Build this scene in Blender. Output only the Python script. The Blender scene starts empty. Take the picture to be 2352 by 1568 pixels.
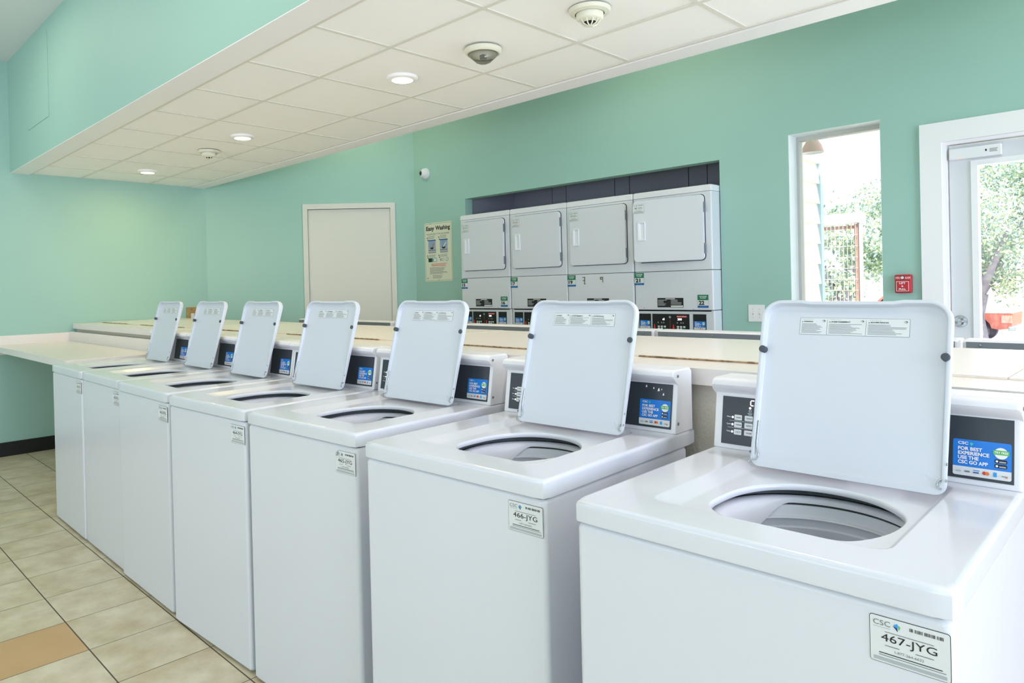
import bpy, bmesh, math, random
from mathutils import Vector, Matrix
random.seed(7)
S = bpy.context.scene
COL = S.collection
PI = math.pi

# ------------------------------------------------------------------ camera
cam_d = bpy.data.cameras.new('camera'); cam = bpy.data.objects.new('camera', cam_d); COL.objects.link(cam)
_a, _p, _r = 0.80151, -0.0067970, -0.0237988
_F = Vector((-math.sin(_a)*math.cos(_p), math.cos(_a)*math.cos(_p), math.sin(_p)))
_R = Vector((math.cos(_a), math.sin(_a), 0)); _U = _R.cross(_F)
_R2 = math.cos(_r)*_R + math.sin(_r)*_U; _U2 = -math.sin(_r)*_R + math.cos(_r)*_U
M = Matrix((( _R2.x, _U2.x, -_F.x, 0.21346), (_R2.y, _U2.y, -_F.y, -0.36545), (_R2.z, _U2.z, -_F.z, 1.39964), (0, 0, 0, 1)))
cam.matrix_world = M
cam_d.sensor_width = 36; cam_d.lens = 1618.0087*36/2352
cam_d.shift_x = 100.713/2352; cam_d.shift_y = -115.213/2352
cam_d.clip_start = 0.02; cam_d.clip_end = 200
S.camera = cam

# ------------------------------------------------------------------ view / exposure
S.view_settings.view_transform = 'Standard'; S.view_settings.look = 'None'
S.view_settings.gamma = 1.0; S.view_settings.exposure = 0.07
S.view_settings.use_curve_mapping = False

# ------------------------------------------------------------------ world, sun, daylight
wd = bpy.data.worlds.new('sky'); S.world = wd; wd.use_nodes = True
bg = wd.node_tree.nodes['Background']; bg.inputs[0].default_value = (0.86, 0.93, 1.0, 1); bg.inputs[1].default_value = 1.7
def light(name, kind, loc, direction, energy, color, **kw):
    d = bpy.data.lights.new(name, kind); d.energy = energy; d.color = color
    for k, v in kw.items(): setattr(d, k, v)
    o = bpy.data.objects.new(name, d); COL.objects.link(o); o.location = loc
    o.rotation_euler = Vector(direction).to_track_quat('-Z', 'Y').to_euler(); return o
P_SKY, P_REAR, P_RIGHT, P_RIGHT_FAR, P_NEAR, P_FAR, P_DOOR, P_LAMP, P_LAMP2 = 1.8, 15.5, 285, 80, 8, 8, 22, 6, 6.5
bg.inputs[1].default_value = P_SKY
light('sun', 'SUN', (0, -10, 20), (-0.45, 0.55, -1.35), P_SKY*4.0, (1.0, 0.95, 0.88), angle=0.01)
# daylight through the big right wall windows; rear window panels tilted up as added ceiling fill
for wx in (-5.4, -2.2, 1.0):
    light('window_daylight_fill', 'AREA', (wx, -3.93, 0.95), (0, 1, 0.9), P_REAR, (0.90, 0.86, 1.0), shape='RECTANGLE', size=2.3, size_y=0.9, spread=math.radians(120))
light('window_daylight_fill', 'AREA', (6.05, 0.1, 2.0), (-1, 0.0, 0.0), P_RIGHT, (0.66, 0.73, 1.0), shape='RECTANGLE', size=3.8, size_y=2.5)
light('window_daylight_fill', 'AREA', (6.05, 3.75, 1.8), (-1, 0.10, 0.0), P_RIGHT_FAR, (0.86, 0.90, 1.0), shape='RECTANGLE', size=1.3, size_y=2.2)
# fixtureless fill lights added below the high ceiling, on the camera's side of the dropped box and over the far aisle
for lx in (-5.6, -2.6, 0.6, 3.6):
    light('ceiling_fill_light', 'AREA', (lx, 0.3, 3.50), (0, 0, -1), P_NEAR, (1.0, 0.90, 0.72), shape='RECTANGLE', size=1.2, size_y=0.6)
    light('ceiling_fill_light', 'AREA', (lx, 3.72, 3.50), (0, 0, -1), P_FAR, (1.0, 0.94, 0.70), shape='RECTANGLE', size=1.2, size_y=0.5)
# further round ceiling lights of the same row, past the right end of the frame
for lx in (-0.879, 0.970, 2.819, 4.668):
    light('lamp_light', 'AREA', (lx, 2.035, 2.512), (0, 0, -1), P_LAMP2, (1.0, 0.88, 0.84), shape='DISK', size=0.11)
light('door_daylight', 'AREA', (-0.35, 4.74, 1.2), (0, -1, -0.1), P_DOOR, (0.86, 0.93, 1.0), shape='RECTANGLE', size=0.58, size_y=1.6)
LAMP_COL = (1.0, 0.76, 0.30)

# ------------------------------------------------------------------ materials
def lin(c):
    return tuple(((v/255)/12.92 if v/255 <= 0.04045 else ((v/255+0.055)/1.055)**2.4) for v in c[:3])
MATS = {}
def mat(name, rgb, rough=0.5, metal=0.0, emit=None, estr=0, noise=None, bump=None, coat=0, spec=None, alpha_glass=False):
    if name in MATS: return MATS[name]
    m = bpy.data.materials.new(name); m.use_nodes = True; nt = m.node_tree; b = nt.nodes['Principled BSDF']
    c = lin(rgb)
    b.inputs['Base Color'].default_value = (*c, 1); b.inputs['Roughness'].default_value = rough; b.inputs['Metallic'].default_value = metal
    if coat: b.inputs['Coat Weight'].default_value = coat; b.inputs['Coat Roughness'].default_value = 0.08
    if spec is not None: b.inputs['Specular IOR Level'].default_value = spec
    if emit: b.inputs['Emission Color'].default_value = (*lin(emit), 1); b.inputs['Emission Strength'].default_value = estr
    if noise:                                   # (scale, amount, second rgb)
        sc, lo, hi, c2 = noise
        tc = nt.nodes.new('ShaderNodeTexCoord'); n = nt.nodes.new('ShaderNodeTexNoise'); n.inputs['Scale'].default_value = sc; n.inputs['Detail'].default_value = 5
        r = nt.nodes.new('ShaderNodeValToRGB'); r.color_ramp.elements[0].position = lo; r.color_ramp.elements[1].position = hi
        r.color_ramp.elements[0].color = (*c, 1); r.color_ramp.elements[1].color = (*lin(c2), 1)
        nt.links.new(tc.outputs['Object'], n.inputs['Vector']); nt.links.new(n.outputs['Fac'], r.inputs['Fac']); nt.links.new(r.outputs['Color'], b.inputs['Base Color'])
    if bump:
        sc, st = bump
        tc = nt.nodes.new('ShaderNodeTexCoord'); n = nt.nodes.new('ShaderNodeTexNoise'); n.inputs['Scale'].default_value = sc; n.inputs['Detail'].default_value = 3
        bp = nt.nodes.new('ShaderNodeBump'); bp.inputs['Strength'].default_value = st; bp.inputs['Distance'].default_value = 0.004
        nt.links.new(tc.outputs['Object'], n.inputs['Vector']); nt.links.new(n.outputs['Fac'], bp.inputs['Height']); nt.links.new(bp.outputs['Normal'], b.inputs['Normal'])
    MATS[name] = m; return m
ENAMEL = mat('white_enamel', (224, 227, 236), 0.22, coat=0.3)
ENAMEL_F = mat('white_enamel_front', (224, 227, 236), 0.24)
LIDM = mat('lid_enamel_shaded', (214, 219, 228), 0.3)  # lid white greyed in colour to offset the extra light open lids catch
PLASTIC = mat('white_plastic', (238, 238, 244), 0.35)
TUBW = mat('tub_plastic', (226, 229, 236), 0.4)
BASKET = mat('basket_grey', (206, 210, 218), 0.35)
DARKGAP = mat('dark_gap', (40, 44, 44), 0.7)
GASK = mat('grey_splash_gasket', (84, 92, 92), 0.6)
SEAM = mat('seam_shadow_gap', (60, 66, 72), 0.7)
GREYPANEL = mat('slate_display', (52, 60, 68), 0.35)
BLACK = mat('black_gloss', (22, 24, 26), 0.3)
BUMPER = mat('grey_rubber', (74, 80, 90), 0.7)
CHROME = mat('chrome', (190, 192, 196), 0.2, 1.0)
WALLM = mat('mint_green_paint', (164, 204, 194), 0.55, noise=(0.7, 0.35, 0.7, (160, 201, 190)), bump=(160, 0.08))
WHITEP = mat('white_trim_paint', (246, 245, 248), 0.45)
CREAMD = mat('cream_door_paint', (226, 224, 216), 0.45)
CEILP = mat('white_ceiling_paint', (222, 226, 226), 0.8)
TILEC = mat('acoustic_tile', (250, 250, 250), 0.9, bump=(300, 0.06))
TBAR = mat('ceiling_tee_bar', (226, 224, 216), 0.6)
LAM = mat('cream_laminate', (240, 231, 222), 0.22, noise=(1.2, 0.3, 0.75, (242, 235, 228)))
LAMW = mat('off_white_laminate', (238, 232, 228), 0.35)
RAW = mat('raw_plywood_edge', (186, 164, 130), 0.8, noise=(45, 0.40, 0.60, (128, 104, 76)))
KNEE = mat('beige_textured_paint', (222, 216, 202), 0.8, bump=(90, 0.5))
BASEB = mat('black_rubber_base', (14, 14, 15), 0.5)
PURP = mat('purple_grey_panel', (158, 162, 174), 0.6)
GREYMET = mat('grey_metal', (128, 136, 146), 0.45, 0.2)
RED = mat('red_paint', (190, 30, 44), 0.35)
WHITEINK = mat('white_ink', (245, 245, 245), 0.5)
BLACKINK = mat('black_ink', (28, 28, 30), 0.5)
GREYINK = mat('grey_ink', (120, 124, 128), 0.6)
LGREY = mat('light_grey_ink', (178, 184, 190), 0.6)
PAPER = mat('white_sticker', (226, 230, 232), 0.5)
SIGNP = mat('cream_sign', (226, 228, 206), 0.5)
BLUE = mat('sticker_blue', (20, 128, 226), 0.4)
NAVY = mat('navy_ink', (28, 60, 130), 0.5)
DBLUE = mat('deep_blue_ink', (20, 92, 168), 0.5)
LBLUE = mat('light_blue_ink', (40, 160, 240), 0.5)
GREEN = mat('green_ink', (90, 190, 90), 0.5)
DGREEN = mat('dark_green_ink', (16, 126, 92), 0.5)
ORANGE = mat('orange_ink', (240, 120, 50), 0.5)
REDINK = mat('red_ink', (214, 60, 50), 0.5)
LED = mat('lit_digits', (255, 250, 252), 0.5, emit=(255, 240, 250), estr=1.6)
LEDR = mat('lit_red_digits', (255, 120, 140), 0.5, emit=(255, 150, 170), estr=1.2)
WOOD = mat('brown_wood', (182, 150, 96), 0.5, noise=(14, 0.35, 0.7, (160, 126, 74)))
GLASSLAMP = mat('lamp_diffuser', (255, 250, 240), 0.5, emit=(255, 238, 205), estr=3.2)
IVORY = mat('ivory_plastic', (226, 226, 208), 0.45)
COPPER = mat('copper_shade', (206, 170, 160), 0.5)
def glass(name, rgb=(1, 1, 1), rough=0.0):
    m = bpy.data.materials.new(name); m.use_nodes = True; nt = m.node_tree; nt.nodes.clear()
    o = nt.nodes.new('ShaderNodeOutputMaterial'); t = nt.nodes.new('ShaderNodeBsdfTransparent'); g = nt.nodes.new('ShaderNodeBsdfGlossy')
    g.inputs['Roughness'].default_value = rough; t.inputs[0].default_value = (*rgb, 1)
    f = nt.nodes.new('ShaderNodeFresnel'); f.inputs[0].default_value = 1.45; mx = nt.nodes.new('ShaderNodeMixShader')
    nt.links.new(f.outputs[0], mx.inputs[0]); nt.links.new(t.outputs[0], mx.inputs[1]); nt.links.new(g.outputs[0], mx.inputs[2]); nt.links.new(mx.outputs[0], o.inputs[0]); return m
GLASS = glass('window_glass', (0.97, 0.99, 0.99)); CLEARP = glass('clear_plastic', (0.98, 0.99, 0.96), 0.05)

# ------------------------------------------------------------------ mesh helpers
class MB:
    def __init__(s): s.v = []; s.f = []; s.m = []; s.mats = []
    def mi(s, m):
        if m not in s.mats: s.mats.append(m)
        return s.mats.index(m)
    def add(s, vs, fs, m):
        o = len(s.v); k = s.mi(m); s.v += [tuple(v) for v in vs]
        for f in fs: s.f.append([i+o for i in f]); s.m.append(k)
        return s
    def box(s, a, b, m, bev=0):
        x0, y0, z0 = [min(p, q) for p, q in zip(a, b)]; x1, y1, z1 = [max(p, q) for p, q in zip(a, b)]
        if bev <= 0:
            vs = [(x0, y0, z0), (x1, y0, z0), (x1, y1, z0), (x0, y1, z0), (x0, y0, z1), (x1, y0, z1), (x1, y1, z1), (x0, y1, z1)]
            return s.add(vs, [(0, 3, 2, 1), (4, 5, 6, 7), (0, 1, 5, 4), (1, 2, 6, 5), (2, 3, 7, 6), (3, 0, 4, 7)], m)
        bm = bmesh.new(); bmesh.ops.create_cube(bm, size=1)
        for v in bm.verts: v.co = Vector(((x0+x1)/2+v.co.x*(x1-x0), (y0+y1)/2+v.co.y*(y1-y0), (z0+z1)/2+v.co.z*(z1-z0)))
        bmesh.ops.bevel(bm, geom=bm.edges[:], offset=bev, segments=3, profile=0.5, affect='EDGES')
        s.frombm(bm, m); return s
    def frombm(s, bm, m):
        bm.verts.index_update(); s.add([v.co[:] for v in bm.verts], [[v.index for v in f.verts] for f in bm.faces], m); bm.free()
    def tube(s, pts, r, m, n=8, caps=True):
        pts = [Vector(p) for p in pts]; rings = []; up = None
        for i, p in enumerate(pts):
            d = (pts[min(i+1, len(pts)-1)]-pts[max(i-1, 0)]).normalized()
            if up is None: up = d.orthogonal().normalized()
            up = (up - d*up.dot(d)).normalized(); q = d.cross(up)
            rr = r[i] if isinstance(r, (list, tuple)) else r
            rings.append([p + rr*(math.cos(2*PI*k/n)*up+math.sin(2*PI*k/n)*q) for k in range(n)])
        vs = [v for R_ in rings for v in R_]; fs = []
        for i in range(len(rings)-1):
            for k in range(n): fs.append((i*n+k, i*n+(k+1) % n, (i+1)*n+(k+1) % n, (i+1)*n+k))
        if caps: fs.append(tuple(range(n))[::-1]); fs.append(tuple((len(rings)-1)*n+k for k in range(n)))
        return s.add(vs, fs, m)
    def lathe(s, prof, m, c=(0, 0, 0), n=40, axis='z', close=False):
        vs = []; fs = []
        for (r, h) in prof:
            for k in range(n):
                a = 2*PI*k/n; x, y = r*math.cos(a), r*math.sin(a)
                if axis == 'z': vs.append((c[0]+x, c[1]+y, c[2]+h))
                elif axis == 'y': vs.append((c[0]+x, c[1]+h, c[2]+y))
                else: vs.append((c[0]+h, c[1]+x, c[2]+y))
        for i in range(len(prof)-1):
            for k in range(n): fs.append((i*n+k, i*n+(k+1) % n, (i+1)*n+(k+1) % n, (i+1)*n+k))
        if close: fs.append(tuple(range(n))); fs.append(tuple((len(prof)-1)*n+k for k in range(n)))
        return s.add(vs, fs, m)
    def rings(s, rs, m, cap0=False, cap1=False):
        n = len(rs[0]); vs = [v for r in rs for v in r]; fs = []
        for i in range(len(rs)-1):
            for k in range(n): fs.append((i*n+k, i*n+(k+1) % n, (i+1)*n+(k+1) % n, (i+1)*n+k))
        if cap0: fs.append(tuple(range(n))[::-1])
        if cap1: fs.append(tuple((len(rs)-1)*n+k for k in range(n)))
        return s.add(vs, fs, m)
    def mesh(s, name, smooth=0, fix=True):
        me = bpy.data.meshes.new(name); me.from_pydata(s.v, [], s.f)
        for m in s.mats: me.materials.append(m)
        me.polygons.foreach_set('material_index', s.m); me.update()
        if fix:
            bm = bmesh.new(); bm.from_mesh(me); bmesh.ops.recalc_face_normals(bm, faces=bm.faces[:]); bm.to_mesh(me); bm.free()
        if smooth:
            me.polygons.foreach_set('use_smooth', [True]*len(me.polygons)); me.set_sharp_from_angle(angle=math.radians(smooth))
        return me
    def build(s, name, parent=None, smooth=0, fix=True, **kw):
        o = bpy.data.objects.new(name, s.mesh(name, smooth, fix)); COL.objects.link(o)
        if parent: o.parent = parent
        if smooth:
            w = o.modifiers.new('weighted', 'WEIGHTED_NORMAL'); w.keep_sharp = True; w.weight = 80
        return tag(o, **kw)
def tag(o, label=None, cat=None, group=None, kind=None):
    if label: o['label'] = label
    if cat: o['category'] = cat
    if group: o['group'] = group
    if kind: o['kind'] = kind
    return o
def empty(name, loc, rz=0, **kw):
    o = bpy.data.objects.new(name, None); COL.objects.link(o); o.location = loc; o.rotation_euler = (0, 0, rz); o.empty_display_size = 0.1
    return tag(o, **kw)
def copy_tree(o, parent=None):
    c = o.copy(); COL.objects.link(c); c.parent = parent
    for ch in list(o.children): copy_tree(ch, c)
    return c
def child(o, name):
    for c in o.children:
        if c.name.split('.')[0] == name: return c
def rrect(x0, y0, x1, y1, r, n=5, z=0.0):
    pts = []
    for cx, cy, a0 in ((x1-r, y1-r, 0), (x0+r, y1-r, 90), (x0+r, y0+r, 180), (x1-r, y0+r, 270)):
        for k in range(n+1):
            a = math.radians(a0+90*k/n); pts.append((cx+r*math.cos(a), cy+r*math.sin(a), z))
    return pts
# text as filled outlines
_TX = {}
def text_geo(txt, bold=0.0):
    k = (txt, bold)
    if k in _TX: return _TX[k]
    cu = bpy.data.curves.new('t', 'FONT'); cu.body = txt; cu.size = 1; cu.resolution_u = 3; cu.offset = bold; cu.fill_mode = 'FRONT'
    o = bpy.data.objects.new('t', cu); COL.objects.link(o)
    dg = bpy.context.evaluated_depsgraph_get(); me = o.evaluated_get(dg).to_mesh()
    vs = [v.co[:] for v in me.vertices]; fs = [list(p.vertices) for p in me.polygons]
    o.evaluated_get(dg).to_mesh_clear(); bpy.data.objects.remove(o); bpy.data.curves.remove(cu)
    _TX[k] = (vs, fs); return _TX[k]
class Decal(MB):
    """flat printed matter: shapes in the x-y plane, stacked a fraction of a millimetre apart"""
    E = 0.0005
    def rect(s, x0, y0, x1, y1, m, L=1):
        z = L*s.E; return s.add([(x0, y0, z), (x1, y0, z), (x1, y1, z), (x0, y1, z)], [(0, 1, 2, 3)], m)
    def rr(s, x0, y0, x1, y1, r, m, L=1):
        p = rrect(x0, y0, x1, y1, r, 4, L*s.E); return s.add(p, [tuple(range(len(p)))], m)
    def poly(s, pts, m, L=1):
        return s.add([(x, y, L*s.E) for x, y in pts], [tuple(range(len(pts)))], m)
    def circ(s, x, y, r, m, L=1, n=18, ry=None):
        return s.poly([(x+r*math.cos(2*PI*k/n), y+(ry or r)*math.sin(2*PI*k/n)) for k in range(n)], m, L)
    def text(s, t, x0, y0, x1, y1, m, L=2, bold=0.0):
        vs, fs = text_geo(t, bold)
        if not vs: return s
        ax, bx = min(v[0] for v in vs), max(v[0] for v in vs); ay, by = min(v[1] for v in vs), max(v[1] for v in vs)
        sx, sy = (x1-x0)/(bx-ax), (y1-y0)/(by-ay)
        return s.add([(x0+(v[0]-ax)*sx, y0+(v[1]-ay)*sy, L*s.E) for v in vs], fs, m)
    def lines(s, x0, y0, x1, y1, n, m, L=2, jag=0.35, th=0.45, rnd=None):
        rnd = rnd or random.Random(3); h = (y1-y0)/n
        for i in range(n):
            yy = y1-(i+0.5)*h; s.rect(x0, yy-h*th/2, x1-(x1-x0)*jag*rnd.random(), yy+h*th/2, m, L)
        return s
    def backing(s, x0, y0, x1, y1, m, t=0.0006):
        return s.box((x0, y0, -0.0002), (x1, y1, 0.0002), m)
FRONT = (PI/2, 0, 0)      # decal facing -y
def put(o, loc, rot=FRONT): o.location = loc; o.rotation_euler = rot; return o

# ------------------------------------------------------------------ ROOM
XL, YB = -7.21, 4.57
ZF = -0.02
YR, XR = -4.0, 6.1
ZC = 3.52
def wall(name, origin, ux, length, height, holes, thick, m, nrm, z0=-0.02):
    """wall face starting at origin along ux; nrm points away from the room; holes = (s0,z0,s1,z1)"""
    holes = [(h[0], ZF if h[1] == 0 else h[1], h[2], h[3]) for h in holes]
    ss = sorted({0, length, *[h[0] for h in holes], *[h[2] for h in holes]}); zs = sorted({z0, height, *[h[1] for h in holes], *[h[3] for h in holes]})
    ux = Vector(ux).normalized(); nn = Vector(nrm).normalized()*thick; o = Vector(origin); mb = MB()
    def P(s_, z_, b): return o + ux*s_ + Vector((0, 0, z_)) + (nn if b else Vector((0, 0, 0)))
    def solid(i, j):
        if i < 0 or j < 0 or i >= len(ss)-1 or j >= len(zs)-1: return False
        cs, cz = (ss[i]+ss[i+1])/2, (zs[j]+zs[j+1])/2
        return not any(h[0] < cs < h[2] and h[1] < cz < h[3] for h in holes)
    for i in range(len(ss)-1):
        for j in range(len(zs)-1):
            if not solid(i, j): continue
            a, b, c, d = ss[i], ss[i+1], zs[j], zs[j+1]
            for bk in (0, 1): mb.add([P(a, c, bk), P(b, c, bk), P(b, d, bk), P(a, d, bk)], [(0, 1, 2, 3)], m)
            if not solid(i-1, j): mb.add([P(a, c, 0), P(a, c, 1), P(a, d, 1), P(a, d, 0)], [(0, 1, 2, 3)], m)
            if not solid(i+1, j): mb.add([P(b, c, 0), P(b, c, 1), P(b, d, 1), P(b, d, 0)], [(0, 1, 2, 3)], m)
            if not solid(i, j-1): mb.add([P(a, c, 0), P(b, c, 0), P(b, c, 1), P(a, c, 1)], [(0, 1, 2, 3)], m)
            if not solid(i, j+1): mb.add([P(a, d, 0), P(b, d, 0), P(b, d, 1), P(a, d, 1)], [(0, 1, 2, 3)], m)
    bm = bmesh.new(); me = mb.mesh(name, fix=False); bm.from_mesh(me); bmesh.ops.remove_doubles(bm, verts=bm.verts[:], dist=1e-5); bmesh.ops.recalc_face_normals(bm, faces=bm.faces[:]); bm.to_mesh(me); bm.free()
    ob = bpy.data.objects.new(name, me); COL.objects.link(ob); return tag(ob, kind='structure')
# floor: square porcelain tiles, dark grout, one tan tile in the aisle
def floor_mat():
    m = bpy.data.materials.new('porcelain_floor_tile'); m.use_nodes = True; nt = m.node_tree; b = nt.nodes['Principled BSDF']; N = nt.nodes.new; Lk = nt.links.new
    tc = N('ShaderNodeTexCoord'); sp = N('ShaderNodeSeparateXYZ'); Lk(tc.outputs['Object'], sp.inputs[0])
    def mth(op, a, bb=None):
        n = N('ShaderNodeMath'); n.operation = op
        for i, v in enumerate((a, bb)):
            if v is None: continue
            if isinstance(v, (int, float)): n.inputs[i].default_value = v
            else: Lk(v, n.inputs[i])
        return n.outputs[0]
    TX, TY = 0.3388, 0.3484
    u = mth('DIVIDE', mth('ADD', sp.outputs[0], 2.551+TX*30), TX); v = mth('DIVIDE', mth('ADD', sp.outputs[1], -0.478+TY*30), TY)
    fu, fv = mth('FRACT', u), mth('FRACT', v); iu, iv = mth('FLOOR', u), mth('FLOOR', v)
    du = mth('MINIMUM', fu, mth('SUBTRACT', 1, fu)); dv = mth('MINIMUM', fv, mth('SUBTRACT', 1, fv))
    gr = mth('MAXIMUM', mth('LESS_THAN', du, 0.0055), mth('LESS_THAN', dv, 0.0075))
    cmb = N('ShaderNodeCombineXYZ'); Lk(iu, cmb.inputs[0]); Lk(iv, cmb.inputs[1])
    wn = N('ShaderNodeTexWhiteNoise'); wn.noise_dimensions = '3D'; Lk(cmb.outputs[0], wn.inputs['Vector'])
    ns = N('ShaderNodeTexNoise'); ns.inputs['Scale'].default_value = 5.5; ns.inputs['Detail'].default_value = 7; ns.inputs['Roughness'].default_value = 0.6
    off = N('ShaderNodeVectorMath'); off.operation = 'MULTIPLY_ADD'; Lk(cmb.outputs[0], off.inputs[0]); off.inputs[1].default_value = (3.7, 5.1, 0); Lk(tc.outputs['Object'], off.inputs[2]); Lk(off.outputs[0], ns.inputs['Vector'])
    r = N('ShaderNodeValToRGB'); r.color_ramp.elements[0].position = 0.30; r.color_ramp.elements[1].position = 0.66
    r.color_ramp.elements[0].color = (*lin((196, 178, 140)), 1); r.color_ramp.elements[1].color = (*lin((230, 218, 190)), 1); Lk(ns.outputs['Fac'], r.inputs[0])
    # tan tile at x -3.18..-2.85, y .12...466
    tan = mth('MULTIPLY', mth('LESS_THAN', mth('ABSOLUTE', mth('ADD', sp.outputs[0], 3.060)), 0.169), mth('LESS_THAN', mth('ABSOLUTE', mth('ADD', sp.outputs[1], -0.304)), 0.174))
    r2 = N('ShaderNodeValToRGB'); r2.color_ramp.elements[0].color = (*lin((200, 158, 106)), 1); r2.color_ramp.elements[1].color = (*lin((216, 180, 132)), 1); Lk(ns.outputs['Fac'], r2.inputs[0])
    mx = N('ShaderNodeMix'); mx.data_type = 'RGBA'; Lk(tan, mx.inputs[0]); Lk(r.outputs[0], mx.inputs[6]); Lk(r2.outputs[0], mx.inputs[7])
    mg = N('ShaderNodeMix'); mg.data_type = 'RGBA'; Lk(gr, mg.inputs[0]); Lk(mx.outputs[2], mg.inputs[6]); mg.inputs[7].default_value = (*lin((84, 70, 52)), 1)
    Lk(mg.outputs[2], b.inputs['Base Color']); b.inputs['Roughness'].default_value = 0.42
    bp = N('ShaderNodeBump'); bp.inputs['Distance'].default_value = 0.002; bp.inputs['Strength'].default_value = 0.5; Lk(mth('SUBTRACT', 1, gr), bp.inputs['Height']); Lk(bp.outputs[0], b.inputs['Normal'])
    return m
MB().box((-8.2, YR-0.3, -0.15), (XR+0.3, 5.5, ZF), floor_mat()).build('floor', kind='structure')
MB().box((-8.2, YR-0.3, ZC), (XR+0.4, 4.78, ZC+0.2), CEILP).build('ceiling', kind='structure')
wall('wall_left', (XL, YR, 0), (0, 1, 0), 2.908-YR, ZC, [], 0.15, WALLM, (-1, 0, 0))
A = Vector((XL, 2.908, 0)); B = Vector((-5.689, YB, 0)); AB = (B-A); LAB = AB.length; UA = AB.normalized(); NA = Vector((-UA.y, UA.x, 0))
wall('wall_angled', A, UA, LAB, ZC, [(1.087, 0, 1.991, 2.275)], 0.12, WALLM, NA)
DX0, DX1 = -4.898, -2.205
BH = [(DX0-B.x, 0, DX1-B.x, 2.284), (-1.71-B.x, 0.55, -1.147-B.x, 2.381), (-0.823-B.x, 0, 0.11-B.x, 2.185)]
wall('wall_back', B, (1, 0, 0), XR-B.x, ZC, BH, 0.10, WALLM, (0, 1, 0))
wall('wall_right', (XR, YR, 0), (0, 1, 0), YB-YR, ZC, [(2.1, 0.7, 6.1, 3.3), (7.0, 0.6, 8.4, 2.95)], 0.15, WALLM, (1, 0, 0))
wall('wall_front', (XL, YR, 0), (1, 0, 0), XR-XL, ZC, [(0.6, 0.45, 3.0, 2.6), (3.8, 0.45, 6.2, 2.6), (7.0, 0.45, 9.4, 2.6)], 0.15, WALLM, (0, -1, 0))
MB().box((XL, -3.9, ZF), (XL+0.012, 2.9, 0.105), BASEB).build('baseboard_left', kind='structure')
mb = MB()
for s0, s1 in ((0.0, 1.03), (2.045, LAB)):
    p0, p1 = A+UA*s0+Vector((0, 0, ZF)), A+UA*s1+Vector((0, 0, ZF)); n = -NA*0.012
    mb.add([p0, p1, p1+n, p0+n, p0+Vector((0, 0, .105)), p1+Vector((0, 0, .105)), p1+n+Vector((0, 0, .105)), p0+n+Vector((0, 0, .105))], [(0, 3, 2, 1), (4, 5, 6, 7), (0, 1, 5, 4), (1, 2, 6, 5), (2, 3, 7, 6), (3, 0, 4, 7)], BASEB)
mb.build('baseboard_back', kind='structure')

# dropped ceiling box (soffit): painted sides, white border, tee grid with tiles
SY0, SY1, SZ = 1.111, 2.900, 2.523
TY_ = [1.2736, 1.6916, 2.317, 2.7486]
mb = MB(); x0, x1 = XL, XR
mb.box((x0, SY0, SZ), (x1, SY0+0.02, ZC), WALLM); mb.box((x0, SY1-0.02, SZ), (x1, SY1, ZC), WALLM)
mb.build('wall_soffit', kind='structure')
mb = MB()
mb.box((x0, SY0+0.0005, SZ-0.004), (x1, TY_[0]-0.012, SZ+0.012), WHITEP); mb.box((x0, TY_[3]+0.012, SZ-0.004), (x1, SY1-0.0005, SZ+0.012), WHITEP)
mb.build('trim_1', kind='structure')
tiles = MB(); xt = [-7.21] + [-2.3945+0.6096*j for j in range(-7, 14)]
rr_ = random.Random(5)
for i in range(len(xt)-1):
    for k in range(3):
        dz = 0.0055+rr_.random()*0.0012; tl = rr_.uniform(-0.0015, 0.0015)
        a, b, c, d = xt[i]+0.002, xt[i+1]-0.002, TY_[k]+0.002, TY_[k+1]-0.002
        tiles.box((a, c, SZ+dz), (b, d, SZ+dz+0.012), TILEC)
tiles.box((x0, TY_[0], SZ+0.03), (x1, TY_[3], SZ+0.04), DARKGAP)
tiles.build('ceiling_tiles', kind='structure')
mb = MB()
for y in TY_: mb.box((x0, y-0.011, SZ+0.002), (x1, y+0.011, SZ+0.006), TBAR)
for x in xt[1:]: mb.box((x-0.011, TY_[0], SZ+0.0025), (x+0.011, TY_[3], SZ+0.0062), TBAR)
mb.build('ceiling_grid', kind='structure')
# access hatch on the soffit face
h = MB(); hx0, hx1, hz0, hz1 = -6.51, -5.87, 2.78, 3.44
h.box((hx0, SY0-0.004, hz0), (hx1, SY0-0.0005, hz1), WALLM)
h.build('access_panel', smooth=0, label='mint painted access panel on the side of the dropped ceiling box near the left wall', cat='access panel')

# closet behind the dryers: purple grey grooved boards
mb = MB(); gx = [-5.9, -4.98, -4.405, -4.2245, -3.64, -3.476, -2.873, -2.6986, -2.1, -1.95]
for a, b in zip(gx[:-1], gx[1:]): mb.box((a+0.004, 5.35, 0), (b-0.004, 5.37, 2.62), PURP)
mb.box((-5.9, 5.37, 0), (-1.9, 5.45, 2.62), PURP)
mb.build('wall_closet', kind='structure')
mb = MB(); mb.box((-5.0, 4.67, 0), (-4.94, 5.35, 2.62), PURP); mb.box((-2.0, 4.67, 0), (-1.94, 5.45, 2.62), PURP); mb.box((-5.9, 4.67, 2.5), (-1.94, 5.45, 2.62), PURP)
mb.build('wall_closet_side', kind='structure')

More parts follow.
